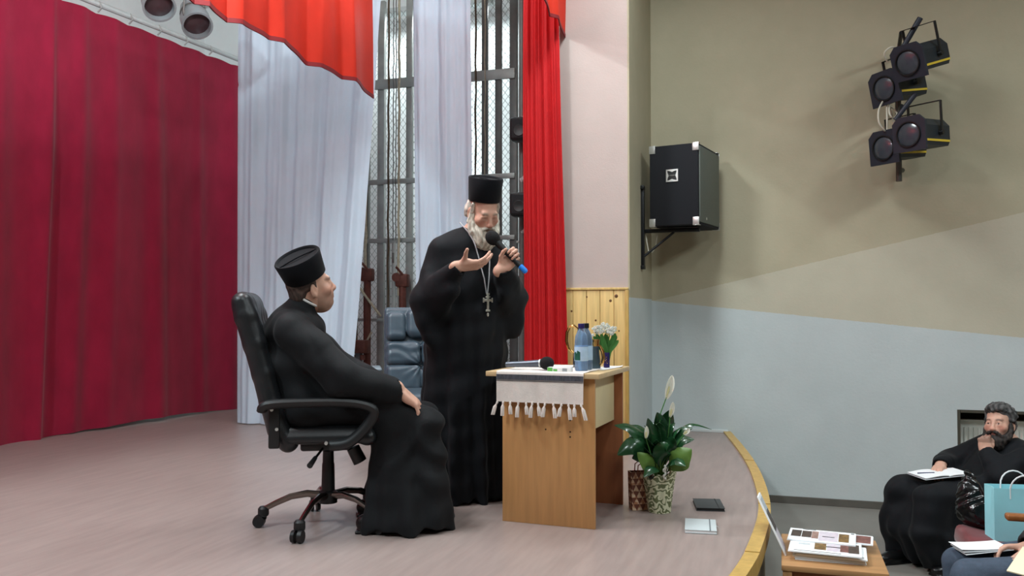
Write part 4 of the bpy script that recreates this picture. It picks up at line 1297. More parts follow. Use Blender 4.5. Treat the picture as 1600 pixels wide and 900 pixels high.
for (pts, lb) in (([(2.93, 6.66, 2.72), (2.86, 6.6, 2.62), (2.85, 6.58, 2.52), (2.90, 6.6, 2.46), (2.95, 6.66, 2.47)], 'white cable hanging in a wide loop between the spotlight pairs'),
                  ([(2.98, 6.68, 2.70), (2.95, 6.62, 2.60), (2.98, 6.62, 2.56), (3.02, 6.64, 2.60), (3.0, 6.7, 2.66), (3.05, 6.75, 2.5)], 'white cable twisted beside the lower spotlight bracket'),
                  ([(2.94, 6.62, 3.0), (2.90, 6.58, 3.06), (2.95, 6.56, 3.10), (3.01, 6.6, 3.07), (3.06, 6.75, 2.95)], 'white cable coiled behind the upper spotlight'),
                  ([(2.96, 6.68, 2.74), (2.94, 6.64, 2.62), (2.93, 6.62, 2.46), (2.94, 6.68, 2.42)], 'thin white cable hanging straight between the spotlight pairs')):
    P = [Vector(cr(*p)) for p in pts]
    Q = []
    for i in range(len(P) - 1):
        for j in range(5):
            q = j / 5
            p = [P[max(0, min(len(P) - 1, k))] for k in (i - 1, i, i + 1, i + 2)]
            Q.append(0.5 * ((2 * p[1]) + (p[2] - p[0]) * q + (2 * p[0] - 5 * p[1] + 4 * p[2] - p[3]) * q * q + (3 * p[1] - p[0] - 3 * p[2] + p[3]) * q ** 3))
    Q.append(P[-1])
    props(G().tube(Q, 0.007, 6).build('lamp_cable', CAB), lb, 'cable')

# ------------------------------------------------------------------ radiator
t = thing('radiator', 'white ribbed panel radiator in the dark wall niche behind the seated listener', 'radiator', (1.88, 7.78, -0.47))
M['rad'] = mat('radiator_enamel', (236, 238, 230), rough=0.4, var=0.03)
G().box((0, 0.03, 0.32), (0.98, 0.06, 0.62), 0.006).build('panel', M['rad'], t)
for k in range(27):
    G().box((-0.45 + k * 0.0346, -0.006, 0.31), (0.020, 0.014, 0.53), 0.005, seg=1).build('rib', M['rad'], t)
G().box((0, 0.005, 0.635), (1.0, 0.1, 0.012), 0.003).build('top_grille', M['rad'], t)
for x in (-0.4, 0.4):
    G().box((x, 0.03, -0.014), (0.03, 0.03, 0.03), 0.002).build('foot', M['rad'], t)

# ------------------------------------------------------------------ magazine table
M['oak'] = mat('brown_table_wood', (168, 126, 84), rough=0.45, var=0.12, vscale=5, stretch=(1, 7, 7))
tab = thing('low_table', 'low brown wooden table with stacked magazines, standing against the stage front', 'table', (0.215, 4.26, HALL), 0)
G().box((0, 0, 0.487), (0.44, 0.56, 0.026), 0.004).build('top', M['oak'], tab)
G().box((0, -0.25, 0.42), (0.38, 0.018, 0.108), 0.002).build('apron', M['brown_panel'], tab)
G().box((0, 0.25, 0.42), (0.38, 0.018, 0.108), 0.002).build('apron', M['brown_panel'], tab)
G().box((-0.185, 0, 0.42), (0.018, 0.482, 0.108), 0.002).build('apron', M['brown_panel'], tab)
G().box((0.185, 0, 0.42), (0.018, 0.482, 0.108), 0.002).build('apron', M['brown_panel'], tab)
for sx in (-1, 1):
    for sy in (-1, 1):
        G().box((sx * 0.195, sy * 0.255, 0.237), (0.04, 0.04, 0.473), 0.003).build('leg', M['oak'], tab)
TZ = HALL + 0.5005
PR = {k: mat('print_' + k, c, rough=0.4, var=v, vscale=s) for k, c, v, s in (
    ('dark_brown_photo', (70, 56, 50), 0.5, 60), ('sepia_photo', (150, 120, 110), 0.4, 50), ('lilac_photo', (206, 196, 206), 0.12, 40), ('amber_photo', (120, 92, 52), 0.6, 60),
    ('red_brown_photo', (120, 76, 70), 0.5, 60), ('grey_text', (196, 202, 206), 0.12, 200), ('black_bar', (48, 48, 52), 0.2, 60))}
def magazine(label, x, y, z, rot, tilt, prints, w_=0.30, h_=0.21, thick=0.006, mirror=False, group='magazines on the low table', m='paper'):
    t = bpy.data.objects.new('magazine', None)
    COL.objects.link(t)
    t.matrix_world = TR(x, y, z) @ RZ(rot) @ RX(tilt)
    props(t, label, 'magazine', group)
    g = G()
    for j in range(3):
        g.box((0.0015 * (j % 2), 0.001 * j, thick * (j + 0.5) / 3), (w_ - 0.002 * j, h_, thick / 3 - 0.0003))
    g.build('pages', M[m], t, smooth=0)
    for (px, py, pw, ph, k) in prints:
        if k.endswith('photo'):
            ph, py = min(ph * 1.35, h_ * 0.85), py * 0.5
        if mirror:
            px, py = -px, -py
        G().box((px, py, thick + 0.0004), (pw, ph, 0.0006)).build('print', PR[k], t, smooth=0)
    return t
COVER = [(-0.115, 0.035, 0.045, 0.08, 'dark_brown_photo'), (-0.068, 0.03, 0.043, 0.08, 'dark_brown_photo'), (-0.03, 0.025, 0.03, 0.09, 'sepia_photo'), (0.03, 0.01, 0.085, 0.12, 'lilac_photo'),
         (0.03, -0.005, 0.055, 0.012, 'black_bar'), (0.098, 0.0, 0.045, 0.10, 'amber_photo'), (0.135, 0.085, 0.014, 0.012, 'black_bar'), (-0.06, 0.094, 0.06, 0.006, 'black_bar')]
COVER2 = [(-0.02, 0.035, 0.05, 0.10, 'amber_photo'), (0.035, 0.03, 0.055, 0.11, 'lilac_photo'), (0.035, 0.01, 0.06, 0.012, 'black_bar'), (0.082, 0.02, 0.035, 0.10, 'red_brown_photo'), (0.122, 0.02, 0.045, 0.11, 'dark_brown_photo'),
          (-0.09, 0.03, 0.05, 0.03, 'grey_text'), (-0.03, -0.09, 0.20, 0.006, 'black_bar')]
rr = random.Random(11)
for k in range(5):
    magazine('white-edged magazine, %s in the pile on the low table' % ('the lowest one', 'the second one from below', 'the third one from below', 'the fourth one from below', 'the fifth one from below')[k], 0.205 + rr.uniform(-0.012, 0.012), 4.185 + rr.uniform(-0.01, 0.01), TZ + 0.0075 * k, rr.uniform(-3, 2) - 2, 0, [])
magazine('magazine with photo strip lying second from the top, showing below the topmost one', 0.185, 4.165, TZ + 0.0385, -4, 0, COVER2, w_=0.31, h_=0.22)
magazine('topmost magazine of the pile, white cover with a row of photos', 0.178, 4.325, TZ + 0.0475, -5, 1.5, COVER, w_=0.30, h_=0.20)
magazine('magazine jutting out at the back right of the pile', 0.262, 4.37, TZ + 0.038, -6, 0, [(0.09, 0.0, 0.09, 0.12, 'red_brown_photo')], w_=0.29, h_=0.16)
magazine('thin white booklet sticking out on the right of the pile', 0.262, 4.15, TZ + 0.0378 - 0.0375, -7, 0, [(0.12, 0.0, 0.03, 0.15, 'black_bar')], w_=0.30, h_=0.22) if False else None
bd = bpy.data.objects.new('display_board', None)
COL.objects.link(bd)
props(bd, 'thin white framed picture board leaning on the stage lip behind the magazines', 'board')
bp0 = Vector((0.018, 4.13, TZ + 0.002))
bp1 = Vector((-0.105, 4.16, 0.188))
yd = (bp1 - bp0).normalized()
Mb = frame(bp0, yd, (1, 0, 0.1))
bd.matrix_world = Mb
L = (bp1 - bp0).length
sgn = 1 if (Mb.to_3x3() @ Vector((1, 0, 0))).y > 0 else -1
G().box((sgn * 0.11, L / 2, -0.004), (0.22, L, 0.008), 0.0015).build('panel', M['paper'], bd)
G().box((sgn * 0.11, L * 0.55, 0.0005), (0.18, 0.10, 0.001)).build('print', PR['dark_brown_photo'], bd, smooth=0)
G().box((sgn * 0.11, L * 0.82, 0.0005), (0.18, 0.07, 0.001)).build('print', PR['grey_text'], bd, smooth=0)
G().box((sgn * 0.11, L * 0.22, 0.0005), (0.18, 0.10, 0.001)).build('print', PR['lilac_photo'], bd, smooth=0)

# ------------------------------------------------------------------ theatre seats, bags
M['seat_red'] = mat('dark_red_plush', (108, 20, 28), rough=0.85, var=0.12, vscale=20, sheen=0.3, bump=0.1, bscale=150)
M['arm_wood'] = mat('brown_varnished_arm', (150, 92, 48), rough=0.35, var=0.15, vscale=6, stretch=(6, 6, 1))
SEATY = [3.985, 4.535, 5.085, 6.185]
SL = ['red plush hall seat at the near end of the row', 'red plush hall seat under the listener in jeans', 'red plush hall seat holding the blue paper bag', 'red plush hall seat under the listener in the black robe']
def rbox(parent, name, c, d, bev, m, Mx=None):
    return G().box(c, d, bev, Mx, 3).build(name, m, parent)
def hall_seat(y, label):
    t = thing('hall_seat', label, 'seat', (1.16 + (0.1 if y > 6 else 0), y, HALL), PI / 2, 'row of red hall seats')
    tilt = TR(0, 0, 0.36) @ RX(7)
    rbox(t, 'cushion', (0, 0.03, 0.0), (0.46, 0.44, 0.11), 0.035, M['seat_red'], tilt)
    rbox(t, 'backrest', (0, 0, 0.24), (0.48, 0.09, 0.48), 0.03, M['seat_red'], TR(0, -0.26, 0.36) @ RX(10) @ TR(0, 0, -0.02))
    G().box((0, -0.22, 0.16), (0.40, 0.05, 0.32), 0.006).build('pedestal', M['dark_steel'], t)
    G().box((0, -0.12, 0.015), (0.40, 0.30, 0.03), 0.005).build('foot', M['dark_steel'], t)
    return t
for y, lb in zip(SEATY, SL):
    hall_seat(y, lb)
for k in (0, 1, 2, 5):
    y = SEATY[0] - 0.275 + 0.55 * k
    t = thing('seat_arm', ['wooden armrest at the near end of the seat row', 'wooden armrest right beside the jeans listener, near side', 'wooden armrest between the jeans listener and the blue bag', 'wooden armrest just past the blue bag seat', 'wooden armrest beside the robed listener, nearer side', 'wooden armrest at the far end of the seat row'][k], 'armrest', (1.16, y, HALL), PI / 2, 'armrests of the seat row')
    G().box((0, -0.17, 0.345), (0.045, 0.34, 0.48), 0.012).build('side_panel', M['seat_red'], t)
    G().box((0, -0.10, 0.60), (0.062, 0.40, 0.034), 0.012, None, 3).build('arm_top', M['arm_wood'], t)
    G().box((0, -0.18, 0.05), (0.04, 0.14, 0.10), 0.004).build('foot', M['dark_steel'], t)

M['bag_blue'] = mat('turquoise_paper', (158, 224, 234), rough=0.6, var=0.03, vscale=10)
bx, by = cam2room(2.64, 4.48)
bag = thing('paper_bag', 'turquoise paper carrier bag with white cord handles on the red seat', 'bag', (bx + 0.02, by + 0.03, HALL + 0.425), math.radians(10))
def bagmesh():
    w0, d0, h0 = 0.30, 0.12, 0.275
    vs = []
    for z, e in ((0, 0.0), (h0 * 0.5, 0.006), (h0, 0.0)):
        vs += [(-w0 / 2, -d0 / 2, z), (w0 / 2, -d0 / 2, z), (w0 / 2 + 0.0, d0 / 2, z), (-w0 / 2, d0 / 2, z)]
        vs += [(-w0 / 2 + 0.012 * z / h0, 0, z), (w0 / 2 - 0.012 * z / h0, 0, z)]
    fs = []
    loop = [0, 1, 5, 2, 3, 4]
    for k in range(2):
        for i in range(6):
            a, b = loop[i], loop[(i + 1) % 6]
            fs.append((k * 6 + a, k * 6 + b, (k + 1) * 6 + b, (k + 1) * 6 + a))
    fs.append((0, 1, 5, 2, 3, 4))
    return G().add(vs, fs)
ob = bagmesh().build('bag_body', M['bag_blue'], bag, smooth=0, fix=False)
sm = ob.modifiers.new('thickness', 'SOLIDIFY')
sm.thickness = 0.002
for y in (-0.058, 0.058):
    pts = [(-0.07 + 0.0, y, 0.22)] + [(-0.07 * math.cos(a), y * (1 + 0.2 * math.sin(a)), 0.27 + 0.075 * math.sin(a)) for a in [i * PI / 10 for i in range(11)]] + [(0.07, y, 0.22)]
    G().tube(pts, 0.0042, 6).build('handle', mat('white_cord', (226, 230, 232), rough=0.7, var=0.03), bag)
M['bin_bag'] = mat('glossy_black_film', (16, 17, 20), rough=0.18, spec=0.8, var=0.1)
F = Field()
F.ell((0, 0, 0.10), (0.10, 0.09, 0.10), 0.03)
F.ell((-0.02, 0.01, 0.19), (0.07, 0.06, 0.08), 0.04)
F.ell((0.04, -0.02, 0.06), (0.09, 0.08, 0.06), 0.03)
F.cone((-0.02, 0.01, 0.24), (-0.03, 0.02, 0.30), 0.035, 0.02, 0.03)
def crumple(P):
    x, y, z = P[:, 0], P[:, 1], P[:, 2]
    return 0.009 * np.abs(np.sin(x * 40 + 4 * np.sin(z * 22 + y * 9))) + 0.007 * np.abs(np.sin(z * 37 + 5 * np.sin(y * 31 + x * 12))) - 0.006
bx, by = cam2room(2.56, 4.74)
o = F.mesh('plastic_bag', M['bin_bag'], None, 0.007, crumple)
o.location = (bx, by, HALL + 0.425)
props(o, 'crumpled glossy black plastic bag beside the turquoise bag', 'bag')

# ------------------------------------------------------------------ office chairs
M['leather'] = mat('black_leather', (26, 28, 31), rough=0.36, var=0.1, vscale=20, spec=0.5, bump=0.08, bscale=160)
M['leather2'] = mat('worn_blue_black_leather', (66, 79, 90), rough=0.32, var=0.12, vscale=14, spec=0.6, bump=0.08, bscale=160)
M['bronze_chrome'] = mat('dark_chrome', (150, 138, 132), rough=0.22, metal=1.0, var=0.06)
def star_base(t, angles, R_=0.31):
    G().lathe([(0.03, 0.11), (0.045, 0.112), (0.045, 0.165), (0.032, 0.175)], 20).build('hub', M['black'], t)
    G().lathe([(0.033, 0.17), (0.030, 0.30), (0.0275, 0.31), (0.0265, 0.365), (0.017, 0.37), (0.017, 0.42)], 20).build('gas_column', M['black'], t)
    for a in angles:
        ca, sa = math.cos(math.radians(a)), math.sin(math.radians(a))
        pr = [(0.03, 0.148), (0.10, 0.158), (0.18, 0.145), (0.25, 0.115), (R_, 0.085)]
        leg = G().tube([(r * ca, r * sa, z) for r, z in pr], [0.024, 0.021, 0.019, 0.017, 0.015], 10, flat=0.75).build('base_leg', M['bronze_chrome'], t)
        g = G()
        g.lathe([(0.024, 0.055), (0.027, 0.062), (0.026, 0.09), (0.018, 0.10)], 14, TR(R_ * ca, R_ * sa, 0))
        g.tube([(R_ * ca, R_ * sa, 0.06), (R_ * ca - 0.012 * sa, R_ * sa + 0.012 * ca, 0.045)], 0.018, 8)
        wx, wy = R_ * ca + 0.02 * ca, R_ * sa + 0.02 * sa
        for s in (-1, 1):
            g.tube([(wx + s * 0.008 * -sa, wy + s * 0.008 * ca, 0.03), (wx + s * 0.026 * -sa, wy + s * 0.026 * ca, 0.03)], [0.030, 0.028], 16)
        g.build('caster', M['black'], leg)
x, y = cam2room(-0.905, 4.215)
chA = thing('office_chair', 'black swivel office chair with five-star base, under the priest in profile', 'chair', (x, y, 0), heading(0.985, 0.17))
# local: +Y forward, +X to the sitter's right (towards the camera)
FWD = math.degrees(heading(0.985, 0.17) + PI / 2) - math.degrees(TH)
star_base(chA, [a - FWD + 90 for a in (186, 258, 330, 42, 114)])
G().box((0, -0.01, 0.40), (0.15, 0.24, 0.05), 0.012).build('tilt_mechanism', M['black'], chA)
G().tube([(0.05, 0.12, 0.385), (0.05, 0.155, 0.315)], [0.032, 0.034], 14).build('tension_knob', M['black'], chA)
G().tube([(0.06, -0.02, 0.392), (0.16, -0.05, 0.362), (0.18, -0.058, 0.355)], [0.006, 0.006, 0.006], 8).build('lever', M['black'], chA)
G().tube([(0.165, -0.053, 0.36), (0.235, -0.075, 0.335)], [0.010, 0.014], 10).build('lever_grip', M['black'], chA)
F = Field()
F.box((0, 0.0, 0.455), (0.46, 0.44, 0.05), 0.024, 0.03)
F.box((0, 0.0, 0.485), (0.42, 0.42, 0.05), 0.024, 0.03)
F.cone((-0.19, 0.19, 0.452), (0.19, 0.19, 0.452), 0.034, 0.034, 0.03)
F.mesh('seat', M['leather'], chA, 0.008)
F = Field()
spine = [(-0.19, 0.44), (-0.235, 0.50), (-0.27, 0.62), (-0.305, 0.76), (-0.345, 0.90), (-0.385, 1.03), (-0.405, 1.095)]
for i in range(len(spine) - 1):
    a, b = spine[i], spine[i + 1]
    for xx in (-0.18, -0.12, -0.06, 0.0, 0.06, 0.12, 0.18):
        w_ = 0.050 + 0.001 * i
        F.cone((xx, a[0] + 0.012 * abs(xx) / 0.17, a[1]), (xx, b[0] + 0.012 * abs(xx) / 0.17, b[1]), w_, w_ * (0.98 if i < 5 else 0.85), 0.012)
F.cone((-0.13, -0.385, 1.08), (0.13, -0.385, 1.08), 0.052, 0.052, 0.03)
F.mesh('backrest', M['leather'], chA, 0.008)
for s in (-1, 1):
    pts = [(s * 0.27, -0.285, 0.60), (s * 0.285, -0.26, 0.625), (s * 0.285, -0.1, 0.632), (s * 0.285, 0.10, 0.628), (s * 0.285, 0.20, 0.605), (s * 0.28, 0.215, 0.57), (s * 0.27, 0.17, 0.50), (s * 0.255, 0.10, 0.44), (s * 0.22, 0.02, 0.425)]
    P = [Vector(p) for p in pts]
    Q = []
    for i in range(len(P) - 1):
        for j in range(4):
            q = j / 4
            p = [P[max(0, min(len(P) - 1, k))] for k in (i - 1, i, i + 1, i + 2)]
            Q.append(0.5 * ((2 * p[1]) + (p[2] - p[0]) * q + (2 * p[0] - 5 * p[1] + 4 * p[2] - p[3]) * q * q + (3 * p[1] - p[0] - 3 * p[2] + p[3]) * q ** 3))
    Q.append(P[-1])
    arm = G().tube(Q, 0.021, 10, flat=1.35).build('armrest', M['black'], chA)
    G().box((s * 0.247, -0.235, 0.52), (0.02, 0.05, 0.20), 0.008, TR(0, 0, 0)).build('arm_bracket', M['black'], arm)
for (yy, zz) in ((-0.245, 0.60), (-0.222, 0.51), (0.0, 0.44)):
    G().tube([(0.235, yy, zz), (0.262, yy, zz)], 0.008, 8).build('bolt', M['silver'], chA)

M['pad'] = mat('arm_pad_sheen', (116, 128, 136), rough=0.35, var=0.05)  # leather pad lightened to grey in place of its bright reflection
# second chair: tufted back facing the camera, behind the standing priest
x, y = cam2room(-0.58, 5.62)
chB = thing('leather_armchair', 'tufted blue-black leather office armchair behind the standing priest', 'chair', (x, y, 0), heading(0.18, -0.98))
star_base(chB, [18, 90, 162, 234, 306])
G().box((0, 0, 0.41), (0.18, 0.26, 0.05), 0.01).build('tilt_mechanism', M['black'], chB)
F = Field()
F.box((0, 0.0, 0.475), (0.50, 0.50, 0.11), 0.045, 0.03)
F.mesh('seat', M['leather2'], chB, 0.009)
F = Field()
def bpt(x, z, y=0.0):
    return tuple(TR(0, -0.24, 0.5) @ RX(10) @ Vector((x, y, z)))
F.M = TR(0, -0.24, 0.5) @ RX(10)
F.box((0, -0.03, 0.28), (0.50, 0.06, 0.62), 0.028, 0.02)
for xx in (-0.12, 0.12):
    for zz, hh in ((0.09, 0.18), (0.265, 0.165)):
        F.box((xx, 0.015, zz), (0.235, 0.075, hh), 0.036, 0.006)
F.box((0, 0.02, 0.47), (0.20, 0.10, 0.20), 0.045, 0.008)
for xx in (-0.17, 0.17):
    F.box((xx, 0.02, 0.45), (0.135, 0.09, 0.20), 0.04, 0.006)
Mi = np.array(F.M.inverted(), dtype=np.float32)
def wrk(P):
    q = P @ Mi[:3, :3].T + Mi[:3, 3]
    x_, z_ = q[:, 0], q[:, 2]
    r1 = np.exp(-((np.abs(x_) - 0.0) / 0.12) ** 2) * np.exp(-((z_ - 0.18) / 0.10) ** 2)
    a = np.arctan2(z_ - 0.18, np.abs(x_) + 1e-4)
    return 0.004 * r1 * np.sin(a * 13) + 0.0025 * np.sin(z_ * 95 + 30 * x_ * x_ + 2 * np.sin(x_ * 25)) * np.exp(-((z_ - 0.3) / 0.09) ** 2)
F.mesh('backrest', M['leather2'], chB, 0.006, wrk)
for s in (-1, 1):
    G().tube([(s * 0.27, -0.2, 0.47), (s * 0.30, -0.18, 0.60), (s * 0.31, -0.10, 0.655), (s * 0.31, 0.16, 0.65), (s * 0.30, 0.20, 0.60), (s * 0.26, 0.15, 0.455)], 0.02, 8).build('armrest', M['black'], chB)
    G().box((s * 0.31, 0.03, 0.678), (0.065, 0.27, 0.026), 0.012, None, 3).build('arm_pad', M['pad'], chB)
# ------------------------------------------------------------------ people
M['skin'] = mat('skin', (200, 150, 128), rough=0.5, sss=0.12, attr=True, var=0.04, vscale=60, spec=0.35)
M['robe'] = mat('black_robe_cloth', (8, 10, 14), rough=0.75, var=0.1, vscale=10, sheen=0.03, bump=0.08, bscale=90, spec=0.3)
M['robe_b'] = mat('blue_black_robe_cloth', (8, 11, 17), rough=0.78, var=0.1, vscale=10, sheen=0.03, bump=0.08, bscale=90, spec=0.3)
M['hat'] = mat('black_velvet_hat', (9, 11, 17), rough=0.85, var=0.1, vscale=30, sheen=0.06, spec=0.2)
M['shoe'] = mat('black_shoe_leather', (18, 18, 19), rough=0.3, var=0.1)
M['collar'] = mat('white_collar', (225, 224, 222), rough=0.7, var=0.03)
M['hair'] = mat('hair', (120, 110, 100), rough=0.7, attr=True, var=0.3, vscale=60, stretch=(3, 3, 0.4), bump=0.3, bscale=180)

SKIN = np.array(srgb(206, 162, 142)[:3])
def head(F, T, s=1.0, jowl=0.0):
    """head in its own frame: origin between the eyes' level and the ears, +Y = face, +X = person's right"""
    keep = F.M
    F.M = keep @ T @ Matrix.Scale(s, 4)
    F.ell((0, -0.022, 0.042), (0.076, 0.097, 0.088), 0.01)
    F.ell((0, 0.022, -0.03), (0.062, 0.074, 0.088), 0.03)
    F.ell((0, 0.040, -0.083), (0.046 + jowl, 0.044, 0.034), 0.035)
    F.cone((-0.036, 0.081, 0.024), (0.036, 0.081, 0.024), 0.012, 0.012, 0.02)
    for sx in (-1, 1):
        F.ell((sx * 0.032, 0.098, 0.002), (0.019, 0.016, 0.0125), 0.012, 's')
        F.ell((sx * 0.032, 0.0795, 0.000), (0.0135, 0.0125, 0.0115), 0.003)
        F.chain([(sx * 0.018, 0.088, 0.007), (sx * 0.032, 0.092, 0.011), (sx * 0.046, 0.084, 0.006)], [0.004, 0.0045, 0.004], 0.006)
        F.chain([(sx * 0.020, 0.087, -0.009), (sx * 0.032, 0.089, -0.012), (sx * 0.045, 0.082, -0.008)], [0.003, 0.0035, 0.003], 0.006)
        F.ell((sx * 0.045, 0.062, -0.026), (0.024, 0.022, 0.020), 0.03)
        F.ell((sx * 0.0105, 0.106, -0.040), (0.0085, 0.010, 0.008), 0.008)
        F.ell((sx * 0.077, -0.012, -0.012), (0.010, 0.021, 0.034), 0.008, R=RZ(sx * 22))
        F.ell((sx * 0.088, -0.006, -0.010), (0.006, 0.010, 0.019), 0.004, 's')
        F.ell((sx * 0.080, -0.010, -0.036), (0.007, 0.010, 0.011), 0.006)
    F.cone((0, 0.091, 0.012), (0, 0.113, -0.034), 0.0085, 0.0125, 0.012)
    F.ell((0, 0.1125, -0.036), (0.0125, 0.012, 0.0105), 0.01)
    F.ell((0, 0.084, -0.064), (0.030, 0.020, 0.022), 0.02)
    F.cone((-0.020, 0.095, -0.064), (0.020, 0.095, -0.064), 0.0058, 0.0058, 0.008)
    F.cone((-0.017, 0.094, -0.076), (0.017, 0.094, -0.076), 0.0066, 0.0066, 0.008)
    F.cone((-0.022, 0.103, -0.0697), (0.022, 0.103, -0.0697), 0.0025, 0.0025, 0.004, 's')
    F.ell((0, 0.080, -0.103), (0.021, 0.018, 0.016), 0.02)
    F.M = keep

def head_paint(T, s=1.0, shade=None, brow=(70, 60, 52), lips=(176, 104, 96), shaded_lids=False):
    Ti = np.array((T @ Matrix.Scale(s, 4)).inverted(), dtype=np.float32)
    bc, lc = np.array(srgb(*brow)[:3]), np.array(srgb(*lips)[:3])
    sh = None if shade is None else np.array(srgb(*shade)[:3])
    def f(V):
        C = np.tile(SKIN, (len(V), 1)).astype(np.float64)
        q = V @ Ti[:3, :3].T + Ti[:3, 3]
        x, y, z = np.abs(q[:, 0]), q[:, 1], q[:, 2]
        def blend(wt, col):
            nonlocal C
            wt = np.clip(wt, 0, 1)[:, None]
            C = C * (1 - wt) + col * wt
        blend(0.45 * np.exp(-(((x - 0.045) / 0.02) ** 2 + ((z + 0.03) / 0.02) ** 2)) * (y > 0.03), np.array(srgb(206, 120, 104)[:3]))
        blend(0.4 * np.exp(-((x / 0.014) ** 2 + ((z + 0.036) / 0.014) ** 2)) * (y > 0.09), np.array(srgb(206, 118, 102)[:3]))
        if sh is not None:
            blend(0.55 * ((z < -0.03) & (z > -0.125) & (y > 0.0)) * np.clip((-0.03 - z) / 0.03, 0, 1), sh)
        blend(0.9 * np.exp(-(((z + 0.0705) / 0.011) ** 4 + (x / 0.022) ** 4)) * (y > 0.08), lc)
        blend(0.85 * np.exp(-((((z - 0.026 + (x - 0.03) ** 2 * 6) / 0.006) ** 2) + ((x - 0.033) / 0.018) ** 4)) * (y > 0.055), bc)
        ed = np.sqrt((x - 0.032) ** 2 + (y - 0.0795) ** 2 + z ** 2)
        eye = (x > 0.018) & (x < 0.046) & (np.abs(z - 0.0005) < 0.0068) & (y > 0.082) & (ed < 0.0150)
        if shaded_lids:
            blend(0.5 * np.exp(-((x - 0.032) / 0.018) ** 2 - ((z + 0.002) / 0.012) ** 2) * (y > 0.05), np.array(srgb(150, 104, 90)[:3]))  # closed lids; the dark of the eye sockets is painted into the skin
        else:
            blend(eye * 0.9, np.array(srgb(214, 204, 196)[:3]))
            blend((eye & (np.abs(x - 0.032) < 0.0066)) * 1.0, np.array(srgb(52, 44, 40)[:3]))
        return np.concatenate([C, np.ones((len(C), 1))], 1)
    return f

def hand(F, wrist, fdir, palm, right, curls, thumb=(35, 20, 15, 20), s=1.0, splay=4.0, forearm=None):
    """fdir: where the fingers point, palm: where the palm looks; curls: degrees per joint for index..little; thumb: spread, droop, bend, bend"""
    f = Vector(fdir).normalized()
    p = Vector(palm)
    p = (p - f * p.dot(f)).normalized()
    t = f.cross(p) if right else p.cross(f)
    Mx = Matrix((f, t, -p)).transposed().to_4x4()
    Mx.translation = Vector(wrist)
    keep = F.M
    F.M = keep @ Mx @ Matrix.Scale(s, 4)
    F.cone((-0.03, 0, 0), (0.012, 0, 0), 0.029, 0.027, 0.02, flat=(1, 1, 0.72))
    F.box((0.052, 0.001, -0.001), (0.094, 0.078, 0.028), 0.0135, 0.012)
    F.ell((0.03, 0.024, -0.010), (0.032, 0.020, 0.017), 0.015)
    F.ell((0.035, -0.026, -0.009), (0.034, 0.015, 0.014), 0.015)
    base = [(0.096, 0.030), (0.100, 0.0095), (0.096, -0.0115), (0.088, -0.0305)]
    Ls = [(0.040, 0.025, 0.021), (0.044, 0.028, 0.022), (0.041, 0.026, 0.021), (0.032, 0.020, 0.019)]
    rad = [0.0092, 0.0094, 0.0089, 0.0080]
    for i in range(4):
        a = 0.0
        q = Vector((base[i][0], base[i][1], 0.001))
        sp = math.radians(splay * (1.5 - i))
        pts = [Vector((base[i][0] - 0.02, base[i][1] * 0.9, 0.0)), q]
        for j in range(3):
            a += math.radians(curls[i][j])
            q = q + Vector((math.cos(a) * math.cos(sp), math.sin(sp) * math.cos(a), -math.sin(a))) * Ls[i][j]
            pts.append(q)
        r = rad[i]
        F.chain(pts, [r * 1.05, r * 1.08, r, r * 0.94, r * 0.80], 0.003)
    a, dr, b1, b2 = [math.radians(v) for v in thumb]
    q0 = Vector((0.012, 0.022, -0.008))
    d = Vector((math.cos(a) * math.cos(dr), math.sin(a) * math.cos(dr), -math.sin(dr)))
    q1 = q0 + d * 0.044
    a2 = a - b1
    q2 = q1 + Vector((math.cos(a2) * math.cos(dr), math.sin(a2) * math.cos(dr), -math.sin(dr))) * 0.034
    a3 = a2 - b2
    q3 = q2 + Vector((math.cos(a3) * math.cos(dr), math.sin(a3) * math.cos(dr), -math.sin(dr))) * 0.026
    F.chain([q0, q1, q2, q3], [0.0155, 0.0125, 0.0108, 0.0088], 0.006)
    F.M = keep
    if forearm is not None:
        F.chain([forearm, tuple(Vector(forearm).lerp(Vector(wrist), 0.4)), tuple(Vector(wrist) - f * 0.02 * s)], [0.044, 0.042, 0.029], 0.02)
    return keep @ Mx

def hairy(freq, amp):
    def f(P):
        x, y, z = P[:, 0], P[:, 1], P[:, 2]
        n = np.sin(x * freq + 2.5 * np.sin(z * 38 + y * 21)) * np.sin(y * freq * 0.9 + 2.2 * np.sin(z * 33 + x * 27))
        return amp * n + amp * 0.5 * np.sin(z * freq * 0.7 + 3 * np.sin(x * 60) + 2 * np.sin(y * 55))
    return f

def streak(c0, c1, T, freq=230, c2=None, fn=None):
    Ti = np.array(T.inverted(), dtype=np.float32)
    a, b = np.array(srgb(*c0)[:3]), np.array(srgb(*c1)[:3])
    def f(V):
        q = V @ Ti[:3, :3].T + Ti[:3, 3]
        w_ = 0.5 + 0.5 * np.sin(q[:, 0] * freq + 3 * np.sin(q[:, 2] * 40) + 2 * np.sin(q[:, 1] * 60))
        C = a * (1 - w_[:, None]) + b * w_[:, None]
        if c2 is not None:
            k = np.clip(fn(q), 0, 1)[:, None]
            C = C * (1 - k) + np.array(srgb(*c2)[:3]) * k
        return np.concatenate([C, np.ones((len(C), 1))], 1)
    return f

